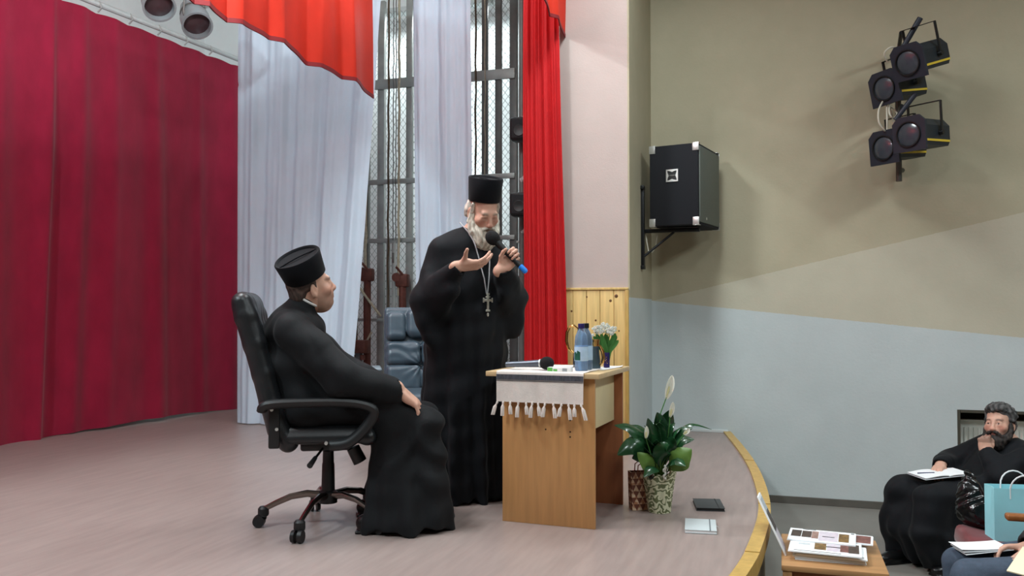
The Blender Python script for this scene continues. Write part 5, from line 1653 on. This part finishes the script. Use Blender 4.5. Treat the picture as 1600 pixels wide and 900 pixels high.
def kamilavka(parent, T, r0, r1, h, oval=1.08):
    g = G()
    S = T @ Matrix.Diagonal((1, oval, 1, 1))
    g.lathe([(r0 - 0.004, -0.004), (r0, 0.0), (r0 + (r1 - r0) * 0.5, h * 0.5), (r1, h - 0.006), (r1 - 0.004, h), (r1 - 0.010, h - 0.003), (r1 - 0.014, h - 0.012), (r1 * 0.5, h - 0.016), (0.001, h - 0.017)], 48, S, capt=False)
    o = g.build('hat', M['hat'], parent, smooth=50)
    G().tube([tuple(S @ Vector((0, -r1 * 0.86 + 1.72 * r1 * i / 10, h - 0.013 + 0.006 * math.sin(PI * i / 10)))) for i in range(11)], 0.004, 8).build('hat_seam', M['hat'], o)
    return o

def shoe(parent, T):
    F = Field()
    F.M = T
    F.ell((0, 0.16, 0.035), (0.046, 0.085, 0.035), 0.03)
    F.ell((0, 0.0, 0.045), (0.038, 0.065, 0.048), 0.04)
    F.cone((0, 0.02, 0.05), (0, 0.15, 0.035), 0.038, 0.036, 0.03)
    F.box((0, 0.085, 0.008), (0.085, 0.30, 0.016), 0.006, 0.01)
    F.mesh('shoe', M['shoe'], parent, 0.007)

def collar(F, a, nk, t, r):
    """stand-up collar: a short cap around the neck; returns its upper rim (centre, axis)"""
    a, n = Vector(a), Vector(nk)
    ax = (n - a).normalized()
    F.cone(tuple(a - ax * 0.03), tuple(a + ax * t), r + 0.012, r, 0.025)
    return a, ax

def lerp3(a, b, t):
    return tuple(Vector(a).lerp(Vector(b), t))

# ---- the standing priest with the microphone
x, y = cam2room(-0.262, 4.86)
PHI = math.radians(35)
P1 = thing('person', 'standing grey-bearded priest in a black robe and hat speaking into a microphone', 'person', (x, y, 0), heading(math.sin(PHI), -math.cos(PHI)))
HT = TR(0.0, 0.180, 1.604) @ RZ(-6) @ RX(-31) @ RY(3)
HS = 0.97
shR, shL = (0.180, 0.02, 1.385), (-0.165, 0.04, 1.385)
elR, elL = (0.255, 0.03, 1.125), (-0.205, 0.14, 1.13)
MICD = Vector((0.47, -0.52, 0.71)).normalized()           # from the hand towards the foam head
MP = Vector((0.57, 0.82, 0.0))
MP = (MP - MICD * MP.dot(MICD)).normalized()
MF = MICD.cross(MP)
grip = Vector((-0.055, 0.375, 1.342))
wrR = (0.250, 0.345, 1.285)
wrL = tuple(grip - MF * 0.074 - MP * 0.033)
F = Field()
head(F, HT, HS)
nk = tuple(HT @ Vector((0, -0.022, -0.06)))
F.cone(nk, (0, 0.06, 1.46), 0.054, 0.062, 0.03)
F.chain([(0, 0.05, 1.42), (0, 0.02, 1.20), (0, 0.0, 0.98)], [0.10, 0.11, 0.12], 0.05, flat=(1.3, 0.95, 1))
F.chain([(0.07, 0.05, 1.44), shR, elR], [0.07, 0.058, 0.045], 0.03)
F.chain([(-0.07, 0.05, 1.44), shL, elL], [0.07, 0.058, 0.045], 0.03)
for sx in (-1, 1):
    F.chain([(sx * 0.085, 0.0, 0.98), (sx * 0.09, 0.02, 0.52), (sx * 0.09, 0.0, 0.07)], [0.085, 0.06, 0.045], 0.03)
hand(F, wrR, (-0.86, 0.48, 0.10), (-0.30, -0.45, 0.85), True, [(24, 18, 12), (20, 22, 14), (22, 26, 16), (26, 28, 18)], (68, 6, -14, 8), 0.98, 5, elR)
hand(F, wrL, MF, MP, False, [(58, 78, 45), (62, 80, 45), (66, 80, 45), (70, 78, 45)], (42, 40, 30, 25), 0.98, 1, elL)
F.mesh('body', M['skin'], P1, 0.0044, None, head_paint(HT, HS, brow=(150, 140, 128), lips=(150, 92, 84), shaded_lids=True))

def cloth_noise(scale=1.0, seed=0.0):
    def f(P):
        x, y, z = P[:, 0], P[:, 1], P[:, 2]
        return scale * (0.006 * np.sin(z * 21 + 5 * np.sin(x * 9 + seed) + 4 * np.sin(y * 8)) * np.sin(x * 17 + 3 * z + seed) + 0.003 * np.sin(z * 47 + 9 * x - 7 * y + seed))
    return f
F = Field()
TORSO = Field()
TORSO.chain([(0, 0.045, 1.365), (0, 0.055, 1.22), (0, 0.05, 1.05)], [0.165, 0.175, 0.185], 0.06, flat=(1.18, 0.92, 1))
TORSO.cone((0, 0.045, 1.43), (0, 0.075, 1.48), 0.088, 0.067, 0.05)
F.chain([(0, 0.045, 1.365), (0, 0.055, 1.22), (0, 0.05, 1.05), (0, 0.02, 0.86)], [0.165, 0.175, 0.185, 0.185], 0.06, flat=(1.18, 0.92, 1))
F.chain([(0, 0.02, 0.90), (0, 0.015, 0.45), (0, 0.01, 0.0)], [0.195, 0.21, 0.235], 0.06, flat=(1.1, 0.92, 1))
F.chain([(0.10, 0.0, 1.05), (0.12, -0.01, 0.5), (0.10, 0.0, 0.05)], [0.12, 0.14, 0.15], 0.06)
collar(F, (0, 0.06, 1.46), tuple(HT @ Vector((0, -0.022, -0.06))), 0.035, 0.069)
for (sh, el, wr, sx) in ((shR, elR, wrR, 1), (shL, elL, wrL, -1)):
    F.chain([(sx * 0.05, 0.045, 1.435), sh, lerp3(sh, el, 0.5), el], [0.070, 0.076, 0.080, 0.082], 0.05)
    d = (Vector(wr) - Vector(el))
    cuff = tuple(Vector(el) + d * 0.94)
    low = tuple(Vector(el) + d * 0.80 + Vector((0, 0, -0.10)))
    F.chain([el, lerp3(el, wr, 0.5), cuff], [0.090, 0.075, 0.050], 0.04)
    F.chain([tuple(Vector(el) + Vector((0, 0, -0.10))), low], [0.070, 0.030], 0.06)
    F.chain([tuple(Vector(el) + Vector((0.02 * sx, -0.01, -0.02))), tuple(Vector(el) + Vector((0.015 * sx, 0.02, -0.20)))], [0.075, 0.042], 0.06)
    F.cone(lerp3(el, wr, 0.80), tuple(Vector(el) + d * 1.12), 0.030, 0.042, 0.008, 's')
F.below(0.012)
def robe1(P):
    x, y, z = P[:, 0], P[:, 1], P[:, 2]
    th = np.arctan2(y - 0.01, x)
    w_ = np.clip((1.15 - z) / 0.9, 0, 1)
    fold = w_ * (0.017 * np.sin(th * 9 + 0.6 + 0.5 * np.sin(z * 4)) + 0.009 * np.sin(th * 17 + 2 + z * 1.5))
    hem = np.exp(-((z - 0.03) / 0.06) ** 2) * 0.01 * np.sin(th * 7)
    return -(fold + hem) * (np.sqrt(x * x + y * y) < 0.36) + cloth_noise(0.9)(P)
F.mesh('robe', M['robe_b'], P1, 0.0075, robe1)
kamilavka(P1, HT @ TR(0, -0.018, 0.060) @ RX(15), 0.087, 0.096, 0.128, 1.06)
# beard, moustache and hair
F = Field()
F.M = HT @ Matrix.Scale(HS, 4)
F.ell((0, 0.074, -0.108), (0.076, 0.052, 0.056), 0.02)
F.ell((0, 0.090, -0.138), (0.066, 0.050, 0.046), 0.03)
F.ell((0, 0.096, -0.162), (0.048, 0.040, 0.034), 0.03)
for sx in (-1, 1):
    F.chain([(sx * 0.074, 0.012, -0.015), (sx * 0.073, 0.024, -0.055), (sx * 0.060, 0.052, -0.095)], [0.018, 0.028, 0.038], 0.02)
    F.chain([(sx * 0.006, 0.111, -0.053), (sx * 0.024, 0.105, -0.060), (sx * 0.042, 0.088, -0.085)], [0.009, 0.012, 0.014], 0.008)
F.cone((-0.014, 0.125, -0.0705), (0.014, 0.125, -0.0705), 0.0055, 0.0055, 0.004, 's')
F.mesh('beard', M['hair'], P1, 0.0042, hairy(190, 0.0026), streak((222, 216, 202), (178, 170, 156), HT, 240, (120, 98, 78), lambda q: 0.85 * np.exp(-((q[:, 2] + 0.064) / 0.018) ** 2 - (q[:, 0] / 0.032) ** 2) * (q[:, 1] > 0.09)))
F = Field()
F.M = HT @ Matrix.Scale(HS, 4)
F.ell((0, -0.040, 0.030), (0.081, 0.086, 0.070), 0.01)
F.ell((0, -0.085, -0.03), (0.062, 0.035, 0.05), 0.03)
F.ell((0, -0.10, -0.06), (0.03, 0.03, 0.045), 0.02)
for sx in (-1, 1):
    F.chain([(sx * 0.078, 0.008, 0.05), (sx * 0.079, 0.012, 0.02), (sx * 0.078, 0.012, -0.015)], [0.010, 0.012, 0.010], 0.012)
    F.ell((sx * 0.080, -0.048, -0.012), (0.014, 0.030, 0.042), 0.015)
F.mesh('hair', M['hair'], P1, 0.0045, hairy(200, 0.002), streak((214, 206, 194), (160, 150, 140), HT, 260))

# cross on its long cord
def surf_y(F, xx, z, y0=0.6, y1=0.0, n=240):
    ys = np.linspace(y0, y1, n)
    P = np.stack([np.full(n, xx), ys, np.full(n, z)], 1).astype(np.float32)[None]
    d = F.ev(P)[0] - 0.016
    k = np.nonzero(d < 0)[0]
    return float(ys[k[0]]) if len(k) else y1
CORD = mat('silver_cord', (186, 188, 192), rough=0.4, metal=0.5, var=0.15, vscale=120)
g = G()
for sx in (-1, 1):
    pts = []
    for i in range(15):
        q = i / 14
        xx, zz = 0.012 + sx * (0.004 + (0.074 if sx > 0 else 0.05) * (1 - q) ** 1.1), 1.150 + (1.515 - 1.150) * (1 - q)
        pts.append((xx, surf_y(TORSO, xx, zz) + 0.004, zz))
    pts = [(sx * 0.062 + 0.008, 0.045, 1.55)] + pts
    g.tube(pts, 0.0036, 6)
neck = g.build('necklace', CORD, P1)
cy = surf_y(TORSO, 0.012, 1.10) + 0.010
SILV = mat('old_silver', (196, 192, 182), rough=0.3, metal=0.85, var=0.2, vscale=60)
g = G()
Tc = TR(0.012, cy, 1.150)
g.box((0, 0, -0.050), (0.014, 0.007, 0.10), 0.002, Tc)
g.box((0, 0, -0.038), (0.058, 0.007, 0.014), 0.002, Tc)
g.box((0, 0, -0.020), (0.030, 0.006, 0.008), 0.0015, Tc)
for (ax, az, w_, h_) in ((-0.028, -0.038, 0.008, 0.026), (0.028, -0.038, 0.008, 0.026), (0, -0.095, 0.028, 0.010), (0, -0.004, 0.022, 0.010)):
    g.box((ax, 0, az), (w_, 0.008, h_), 0.002, Tc)
g.ball((0.012, cy, 1.033), (0.007, 0.006, 0.011), 10, 8)
g.build('cross', SILV, neck)
A1 = Matrix.Translation(P1.location) @ Matrix.Rotation(P1.rotation_euler.z, 4, 'Z')
mc = A1 @ (grip + MICD * 0.045)
mic('microphone', 'black microphone with a foam head and bright blue end held by the standing priest', mc, frame((0, 0, 0), A1.to_3x3() @ MICD), 0.038, None, mat('bright_blue_plastic', (36, 130, 226), rough=0.4, var=0.03))

# ---- the priest seated in profile
P2 = thing('person', 'seated priest in profile with a tall black hat and black robe, hand on his knee', 'person', tuple(chA.location), chA.rotation_euler.z)
HT2 = TR(0.015, -0.088, 1.178) @ RZ(20) @ RX(14) @ RY(10)
sR, sL = (0.185, -0.165, 0.965), (-0.185, -0.165, 0.965)
eR, eL = (0.262, 0.075, 0.735), (-0.265, 0.06, 0.74)
wR, wL = (0.165, 0.345, 0.672), (-0.15, 0.30, 0.672)
F = Field()
head(F, HT2, 0.98, 0.008)
nk = tuple(HT2 @ Vector((0, -0.025, -0.05)))
F.cone(nk, (0, -0.16, 1.03), 0.059, 0.060, 0.03)
F.ell(tuple(HT2 @ Vector((0, 0.035, -0.115))), (0.045, 0.04, 0.03), 0.04)
F.chain([(0, -0.165, 0.94), (0, -0.15, 0.8), (0, -0.10, 0.60)], [0.09, 0.11, 0.115], 0.05, flat=(1.3, 0.95, 1))
F.chain([(0.07, -0.165, 0.96), sR, eR], [0.06, 0.058, 0.045], 0.03)
F.chain([(-0.07, -0.165, 0.96), sL, eL], [0.06, 0.058, 0.045], 0.03)
for sx in (-1, 1):
    F.chain([(sx * 0.09, -0.08, 0.585), (sx * 0.12, 0.45, 0.50), (sx * 0.13, 0.33, 0.09)], [0.085, 0.06, 0.045], 0.03)
hand(F, wR, (-0.10, 0.72, -0.62), (-0.25, -0.55, -0.80), True, [(20, 18, 10), (24, 22, 12), (26, 24, 14), (28, 26, 16)], (40, 18, 10, 10), 1.12, 8, eR)
hand(F, wL, (0.10, 0.75, -0.60), (0.25, -0.55, -0.80), False, [(20, 18, 10), (24, 22, 12), (26, 24, 14), (28, 26, 16)], (40, 18, 10, 10), 1.02, 7, eL)
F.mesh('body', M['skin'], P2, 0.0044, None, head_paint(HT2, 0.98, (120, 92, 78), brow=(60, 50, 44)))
F = Field()
F.chain([(0, -0.165, 0.925), (0, -0.145, 0.80), (0, -0.10, 0.62)], [0.165, 0.185, 0.185], 0.07, flat=(1.15, 0.95, 1))
CA2, CX2 = collar(F, (0, -0.16, 1.03), nk, 0.058, 0.0735)
for (sh, el, wr, sx) in ((sR, eR, wR, 1), (sL, eL, wL, -1)):
    d = Vector(wr) - Vector(el)
    F.chain([(sx * 0.07, -0.165, 0.975), sh, lerp3(sh, el, 0.5), el], [0.072, 0.080, 0.085, 0.080], 0.04)
    F.chain([el, lerp3(el, wr, 0.5), tuple(Vector(el) + d * 0.84)], [0.080, 0.070, 0.054], 0.03)
    F.chain([tuple(Vector(el) + d * 0.3 + Vector((0, 0, -0.045))), tuple(Vector(el) + d * 0.8 + Vector((0, 0, -0.03)))], [0.05, 0.035], 0.04)
    F.cone(tuple(Vector(el) + d * 0.80), tuple(Vector(el) + d * 1.12), 0.038, 0.045, 0.008, 's')
    F.chain([(sx * 0.085, -0.10, 0.595), (sx * 0.105, 0.2, 0.565), (sx * 0.115, 0.455, 0.50)], [0.115, 0.100, 0.088], 0.06)
    F.chain([(sx * 0.115, 0.455, 0.48), (sx * 0.14, 0.46, 0.25), (sx * 0.16, 0.44, -0.01)], [0.090, 0.115, 0.150], 0.06)
    F.chain([(sx * 0.12, 0.30, 0.46), (sx * 0.14, 0.31, 0.25), (sx * 0.16, 0.305, -0.01)], [0.09, 0.105, 0.13], 0.06)
F.chain([(0, 0.0, 0.56), (0, 0.40, 0.50), (0, 0.44, 0.25), (0, 0.46, 0.0)], [0.11, 0.085, 0.12, 0.16], 0.07)
F.below(0.014)
def robe2(P):
    x_, y_, z_ = P[:, 0], P[:, 1], P[:, 2]
    th = np.arctan2(y_ - 0.36, x_)
    w_ = np.clip((0.50 - z_) / 0.4, 0, 1) * (y_ > 0.05)
    fold = w_ * (0.016 * np.sin(th * 8 + 1.0 + 0.8 * np.sin(z_ * 6)) + 0.008 * np.sin(th * 15 + z_ * 3))
    lap = np.exp(-((z_ - 0.36) / 0.16) ** 2) * np.clip((y_ - 0.3) / 0.1, 0, 1) * 0.011 * np.sin(z_ * 42 + 26 * np.abs(y_ - 0.42) + 9 * x_)
    sl = 0.010 * np.abs(np.sin(14 * (y_ * 0.8 + z_) + 5 * x_ + 1.5 * np.sin(9 * y_))) - 0.004 + 0.0 * x_
    sl = sl * np.exp(-((x_ - 0.22) / 0.12) ** 2) * (z_ > 0.62)
    return -(fold + lap + sl) + cloth_noise(0.9, 2.0)(P)
F.mesh('robe', M['robe'], P2, 0.0075, robe2)
u2 = CX2.orthogonal().normalized()
v2 = CX2.cross(u2)
cc2 = CA2 + CX2 * 0.096
pts = [tuple(cc2 + (u2 * math.cos(a) + v2 * math.sin(a)) * 0.0660) for a in [2 * PI * i / 30 for i in range(31)]]
G().tube(pts, 0.0060, 6).build('collar', M['collar'], P2)
kamilavka(P2, HT2 @ TR(0, -0.018, 0.050) @ RX(15) @ RY(8), 0.094, 0.106, 0.115, 1.10)
F = Field()
F.M = HT2 @ Matrix.Scale(0.98, 4)
F.ell((0, -0.034, 0.030), (0.0785, 0.0895, 0.075), 0.01)
F.ell((0, -0.075, -0.035), (0.062, 0.040, 0.050), 0.03)
for sx in (-1, 1):
    F.chain([(sx * 0.073, -0.01, 0.05), (sx * 0.0745, -0.002, 0.01), (sx * 0.0725, 0.002, -0.010)], [0.008, 0.007, 0.004], 0.012)
F.mesh('hair', M['hair'], P2, 0.0045, hairy(240, 0.0008), streak((84, 66, 58), (58, 46, 42), HT2, 260))
for sx in (1, -1):
    shoe(P2, TR(sx * 0.17, 0.20, 0) @ RZ(-6 * sx))

# ---- the listener in the black robe
x, y = cam2room(3.05, 5.55)
P3 = thing('person', 'dark-bearded listener in a black robe, seated with his chin on his hand', 'person', (x, y, HALL), heading(-0.97, -0.22))
HT3 = TR(0.0, -0.135, 0.885) @ RZ(26) @ RX(6) @ RY(4)
sR, sL = (0.18, -0.19, 0.705), (-0.18, -0.17, 0.70)
eR, eL = (0.245, 0.04, 0.60), (-0.215, 0.05, 0.59)
wR = (0.085, 0.25, 0.612)
wL = (-0.085, 0.045, 0.722)
F = Field()
head(F, HT3, 0.98, 0.006)
nk = tuple(HT3 @ Vector((0, -0.025, -0.05)))
F.cone(nk, (0, -0.19, 0.74), 0.060, 0.066, 0.03)
F.chain([(0, -0.19, 0.71), (0, -0.16, 0.58), (0, -0.10, 0.47)], [0.10, 0.115, 0.12], 0.05, flat=(1.3, 0.95, 1))
F.chain([(0.07, -0.19, 0.71), sR, eR], [0.07, 0.058, 0.045], 0.03)
F.chain([(-0.07, -0.19, 0.71), sL, eL], [0.07, 0.058, 0.045], 0.03)
for sx in (-1, 1):
    F.chain([(sx * 0.09, -0.08, 0.455), (sx * 0.13, 0.47, 0.455), (sx * 0.13, 0.47, 0.08)], [0.085, 0.06, 0.045], 0.03)
hand(F, wR, (-0.62, 0.76, -0.14), (-0.1, -0.2, -1), True, [(30, 30, 15), (34, 34, 18), (38, 36, 20), (40, 38, 20)], (40, 30, 15, 15), 0.97, 4, eR)
hand(F, wL, (0.16, 0.04, 0.98), (0.60, -0.76, -0.1), False, [(80, 85, 45), (82, 88, 45), (84, 88, 45), (86, 86, 45)], (30, 40, 25, 25), 0.95, 1, eL)
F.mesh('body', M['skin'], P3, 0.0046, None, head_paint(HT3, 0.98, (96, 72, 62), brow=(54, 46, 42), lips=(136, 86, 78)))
F = Field()
F.chain([(0, -0.19, 0.64), (0, -0.155, 0.56), (0, -0.09, 0.48)], [0.165, 0.195, 0.20], 0.07, flat=(1.15, 0.95, 1))
collar(F, (0, -0.19, 0.74), nk, 0.035, 0.073)
for (sh, el, wr, sx) in ((sR, eR, wR, 1), (sL, eL, wL, -1)):
    d = Vector(wr) - Vector(el)
    F.chain([(sx * 0.07, -0.19, 0.70), sh, lerp3(sh, el, 0.5), el], [0.075, 0.085, 0.085, 0.078], 0.045)
    F.chain([el, lerp3(el, wr, 0.5), tuple(Vector(el) + d * 0.92)], [0.078, 0.068, 0.052], 0.03)
    F.cone(tuple(Vector(el) + d * 0.86), tuple(Vector(el) + d * 1.15), 0.034, 0.044, 0.008, 's')
    F.chain([(sx * 0.085, -0.08, 0.475), (sx * 0.115, 0.2, 0.475), (sx * 0.135, 0.49, 0.455)], [0.115, 0.100, 0.092], 0.06)
    F.chain([(sx * 0.135, 0.49, 0.44), (sx * 0.14, 0.53, 0.26), (sx * 0.15, 0.44 if sx > 0 else 0.40, 0.03)], [0.092, 0.105, 0.10], 0.06)
    F.chain([(sx * 0.12, 0.33, 0.42), (sx * 0.13, 0.33, 0.25), (sx * 0.14, 0.30, 0.02)], [0.09, 0.105, 0.11], 0.06)
F.chain([(0, 0.0, 0.46), (0, 0.42, 0.44), (0, 0.48, 0.25), (0, 0.40, 0.05)], [0.11, 0.085, 0.12, 0.12], 0.07)
F.below(0.03)
def robe3(P):
    x_, y_, z_ = P[:, 0], P[:, 1], P[:, 2]
    th = np.arctan2(y_ - 0.36, x_)
    w_ = np.clip((0.45 - z_) / 0.4, 0, 1) * (y_ > 0.05)
    return -w_ * (0.016 * np.sin(th * 9 + 0.3 + 0.8 * np.sin(z_ * 6)) + 0.008 * np.sin(th * 16 + z_ * 3)) + cloth_noise(1.0, 5.0)(P)
F.mesh('robe', M['robe_b'], P3, 0.008, robe3)
ctr = Vector(wL) + (Vector(eL) - Vector(wL)).normalized() * 0.002
ax = (Vector(wL) - Vector(eL)).normalized()
u_ = ax.orthogonal().normalized()
v_ = ax.cross(u_)
G().tube([tuple(ctr + (u_ * math.cos(a) + v_ * math.sin(a)) * 0.039) for a in [2 * PI * i / 24 for i in range(25)]], 0.007, 6).build('shirt_cuff', M['collar'], P3)
F = Field()
F.M = HT3 @ Matrix.Scale(0.98, 4)
F.ell((0, 0.072, -0.108), (0.062, 0.048, 0.046), 0.02)
F.ell((0, 0.072, -0.140), (0.052, 0.042, 0.040), 0.03)
for sx in (-1, 1):
    F.chain([(sx * 0.075, 0.010, 0.005), (sx * 0.074, 0.022, -0.050), (sx * 0.060, 0.050, -0.090)], [0.012, 0.021, 0.031], 0.02)
    F.chain([(sx * 0.006, 0.110, -0.052), (sx * 0.024, 0.104, -0.058), (sx * 0.042, 0.086, -0.085)], [0.008, 0.011, 0.014], 0.008)
F.cone((-0.016, 0.122, -0.069), (0.016, 0.122, -0.069), 0.005, 0.005, 0.004, 's')
F.mesh('beard', M['hair'], P3, 0.0045, hairy(210, 0.0025), streak((52, 44, 40), (32, 28, 27), HT3, 240))
F = Field()
F.M = HT3 @ Matrix.Scale(0.98, 4)
F.ell((0, -0.036, 0.062), (0.088, 0.098, 0.082), 0.01)
F.ell((0, 0.040, 0.105), (0.068, 0.050, 0.034), 0.03)
F.ell((0, -0.085, -0.02), (0.070, 0.045, 0.060), 0.03)
F.ell((0, 0.086, 0.050), (0.05, 0.03, 0.03), 0.015, 's')
for sx in (-1, 1):
    F.ell((sx * 0.080, -0.02, 0.045), (0.014, 0.04, 0.045), 0.02)
F.mesh('hair', M['hair'], P3, 0.0045, lambda P: hairy(150, 0.004)(P) + 0.006 * np.sin(P[:, 0] * 55 + 3 * np.sin(P[:, 2] * 45)) * np.sin(P[:, 1] * 48 + 2 * np.sin(P[:, 0] * 40)), streak((92, 90, 90), (46, 45, 46), HT3, 200))
shoe(P3, TR(0.12, 0.45, 0) @ RZ(4))
shoe(P3, TR(-0.17, 0.30, 0) @ RZ(6))
A3 = Matrix.Translation(P3.location) @ Matrix.Rotation(P3.rotation_euler.z, 4, 'Z')
nbk = bpy.data.objects.new('open_notebook', None)
COL.objects.link(nbk)
nbk.matrix_world = A3 @ TR(-0.03, 0.345, 0.588) @ RZ(-8) @ RX(-5)
props(nbk, 'open white notebook lying on the lap of the robed listener', 'notebook')
for s in (-1, 1):
    G().grid(lambda u, v, s=s: ((v - 0.5) * 0.21, s * u * 0.155, 0.003 + 0.008 * math.sin(PI * min(1, u * 1.1 + 0.05)) ** 0.8 * (1 - 0.6 * u)), 10, 4, thick=0.004).build('page_block', M['paper'], nbk, smooth=60)
G().box((0, 0, -0.0035), (0.216, 0.316, 0.003), 0.001).build('cover', mat('white_notebook_cover', (206, 208, 212), rough=0.5, var=0.03), nbk)
pen = G().tube([(-0.02, 0.045, 0.014), (0.03, 0.13, 0.011)], [0.0045, 0.004], 8).build('pen', mat('navy_pen', (30, 40, 80), rough=0.4, var=0.05))
pen.matrix_world = nbk.matrix_world.copy()
props(pen, 'dark blue pen lying on the open notebook', 'pen')

# ---- the listener in jeans at the lower right
M['jeans'] = mat('grey_blue_denim', (64, 76, 92), rough=0.85, var=0.15, vscale=40, bump=0.15, bscale=200)
M['sweater'] = mat('charcoal_sweater', (32, 30, 32), rough=0.95, var=0.2, vscale=80, bump=0.25, bscale=160)
P4 = thing('person', 'listener in grey-blue jeans and a dark sweater holding papers on the lap', 'person', (1.27, 4.42, HALL - 0.03), PI / 2)
HT4 = TR(0, -0.10, 1.10) @ RX(-8)
sR, sL = (0.19, -0.14, 0.92), (-0.19, -0.14, 0.92)
eR, eL = (0.25, 0.02, 0.66), (-0.25, 0.02, 0.66)
wR, wL = (0.025, 0.205, 0.578), (-0.15, 0.19, 0.555)
F = Field()
head(F, HT4, 0.97)
F.cone(tuple(HT4 @ Vector((0, -0.025, -0.05))), (0, -0.14, 0.95), 0.054, 0.062, 0.03)
F.chain([(0, -0.14, 0.92), (0, -0.11, 0.75), (0, -0.05, 0.54)], [0.10, 0.11, 0.115], 0.05, flat=(1.3, 0.95, 1))
F.chain([(0.07, -0.14, 0.93), sR, eR], [0.07, 0.058, 0.045], 0.03)
F.chain([(-0.07, -0.14, 0.93), sL, eL], [0.07, 0.058, 0.045], 0.03)
for sx in (-1, 1):
    F.chain([(sx * 0.09, -0.04, 0.50), (sx * 0.105, 0.46, 0.45), (sx * 0.11, 0.44, 0.09)], [0.075, 0.055, 0.04], 0.03)
hand(F, wR, (-0.15, 0.97, -0.05), (-0.3, 0.05, -0.95), True, [(25, 30, 15), (28, 32, 18), (32, 34, 20), (34, 34, 20)], (38, 25, 15, 15), 0.95, 3, eR)
hand(F, wL, (0.15, 0.97, -0.05), (0.3, 0.05, -0.95), False, [(25, 30, 15), (28, 32, 18), (32, 34, 20), (34, 34, 20)], (38, 25, 15, 15), 0.95, 3, eL)
F.mesh('body', M['skin'], P4, 0.005, None, head_paint(HT4, 0.97))
F = Field()
for sx in (-1, 1):
    F.chain([(sx * 0.085, -0.06, 0.505), (sx * 0.10, 0.2, 0.485), (sx * 0.107, 0.465, 0.45)], [0.11, 0.092, 0.078], 0.025)
    F.chain([(sx * 0.107, 0.465, 0.45), (sx * 0.11, 0.46, 0.25), (sx * 0.11, 0.44, 0.06)], [0.078, 0.070, 0.062], 0.02)
F.ell((0, -0.07, 0.54), (0.17, 0.13, 0.11), 0.05)
F.below(0.04)
F.mesh('jeans', M['jeans'], P4, 0.009, cloth_noise(1.0, 3.0))
F = Field()
F.chain([(0, -0.135, 0.88), (0, -0.115, 0.75), (0, -0.07, 0.60)], [0.15, 0.16, 0.165], 0.06, flat=(1.15, 0.95, 1))
F.cone((0, -0.14, 0.92), (0, -0.125, 0.98), 0.09, 0.072, 0.05)
for (sh, el, wr, sx) in ((sR, eR, wR, 1), (sL, eL, wL, -1)):
    d = Vector(wr) - Vector(el)
    F.chain([(sx * 0.07, -0.14, 0.92), sh, el], [0.075, 0.078, 0.068], 0.04)
    F.chain([el, tuple(Vector(el) + d * 0.90)], [0.068, 0.050], 0.03)
    F.cone(tuple(Vector(el) + d * 0.84), tuple(Vector(el) + d * 1.15), 0.034, 0.044, 0.008, 's')
F.mesh('sweater', M['sweater'], P4, 0.009, cloth_noise(1.0, 1.0))
F = Field()
F.M = HT4
F.ell((0, -0.022, 0.052), (0.086, 0.104, 0.092), 0.01)
F.ell((0, -0.08, -0.03), (0.065, 0.04, 0.06), 0.03)
F.ell((0, 0.09, 0.05), (0.05, 0.04, 0.03), 0.015, 's')
F.mesh('hair', M['hair'], P4, 0.006, hairy(200, 0.002), streak((70, 56, 46), (48, 38, 32), HT4, 240))
for sx in (-1, 1):
    shoe(P4, TR(sx * 0.11, 0.40, 0.03))
A4 = Matrix.Translation(P4.location) @ Matrix.Rotation(PI / 2, 4, 'Z')
pp = bpy.data.objects.new('paper_sheaf', None)
COL.objects.link(pp)
pp.matrix_world = A4 @ TR(0.03, 0.385, 0.553) @ RX(-8) @ RZ(12)
props(pp, 'sheaf of white papers under the hand of the listener in jeans', 'papers')
for k in range(3):
    G().grid(lambda u, v, k=k: ((u - 0.5) * 0.15 + 0.004 * k, (v - 0.5) * 0.21 + 0.006 * k, 0.004 * k + 0.008 * v * v * k), 4, 6, thick=0.0012).build('sheet', M['paper'], pp, smooth=60)
fo = bpy.data.objects.new('cream_folder', None)
COL.objects.link(fo)
fo.matrix_world = A4 @ TR(-0.25, 0.17, 0.555) @ RX(-4) @ RY(-14) @ RZ(-30)
props(fo, 'cream paper folder lying on the near thigh of the listener in jeans', 'folder')
CRM = mat('cream_card', (230, 222, 190), rough=0.7, var=0.03)
G().box((0, 0, 0.0), (0.22, 0.30, 0.002)).build('back_card', CRM, fo)
G().grid(lambda u, v: ((u - 0.5) * 0.22, (v - 0.5) * 0.30, 0.004 + 0.010 * u * v), 4, 4, thick=0.0015).build('front_card', CRM, fo)
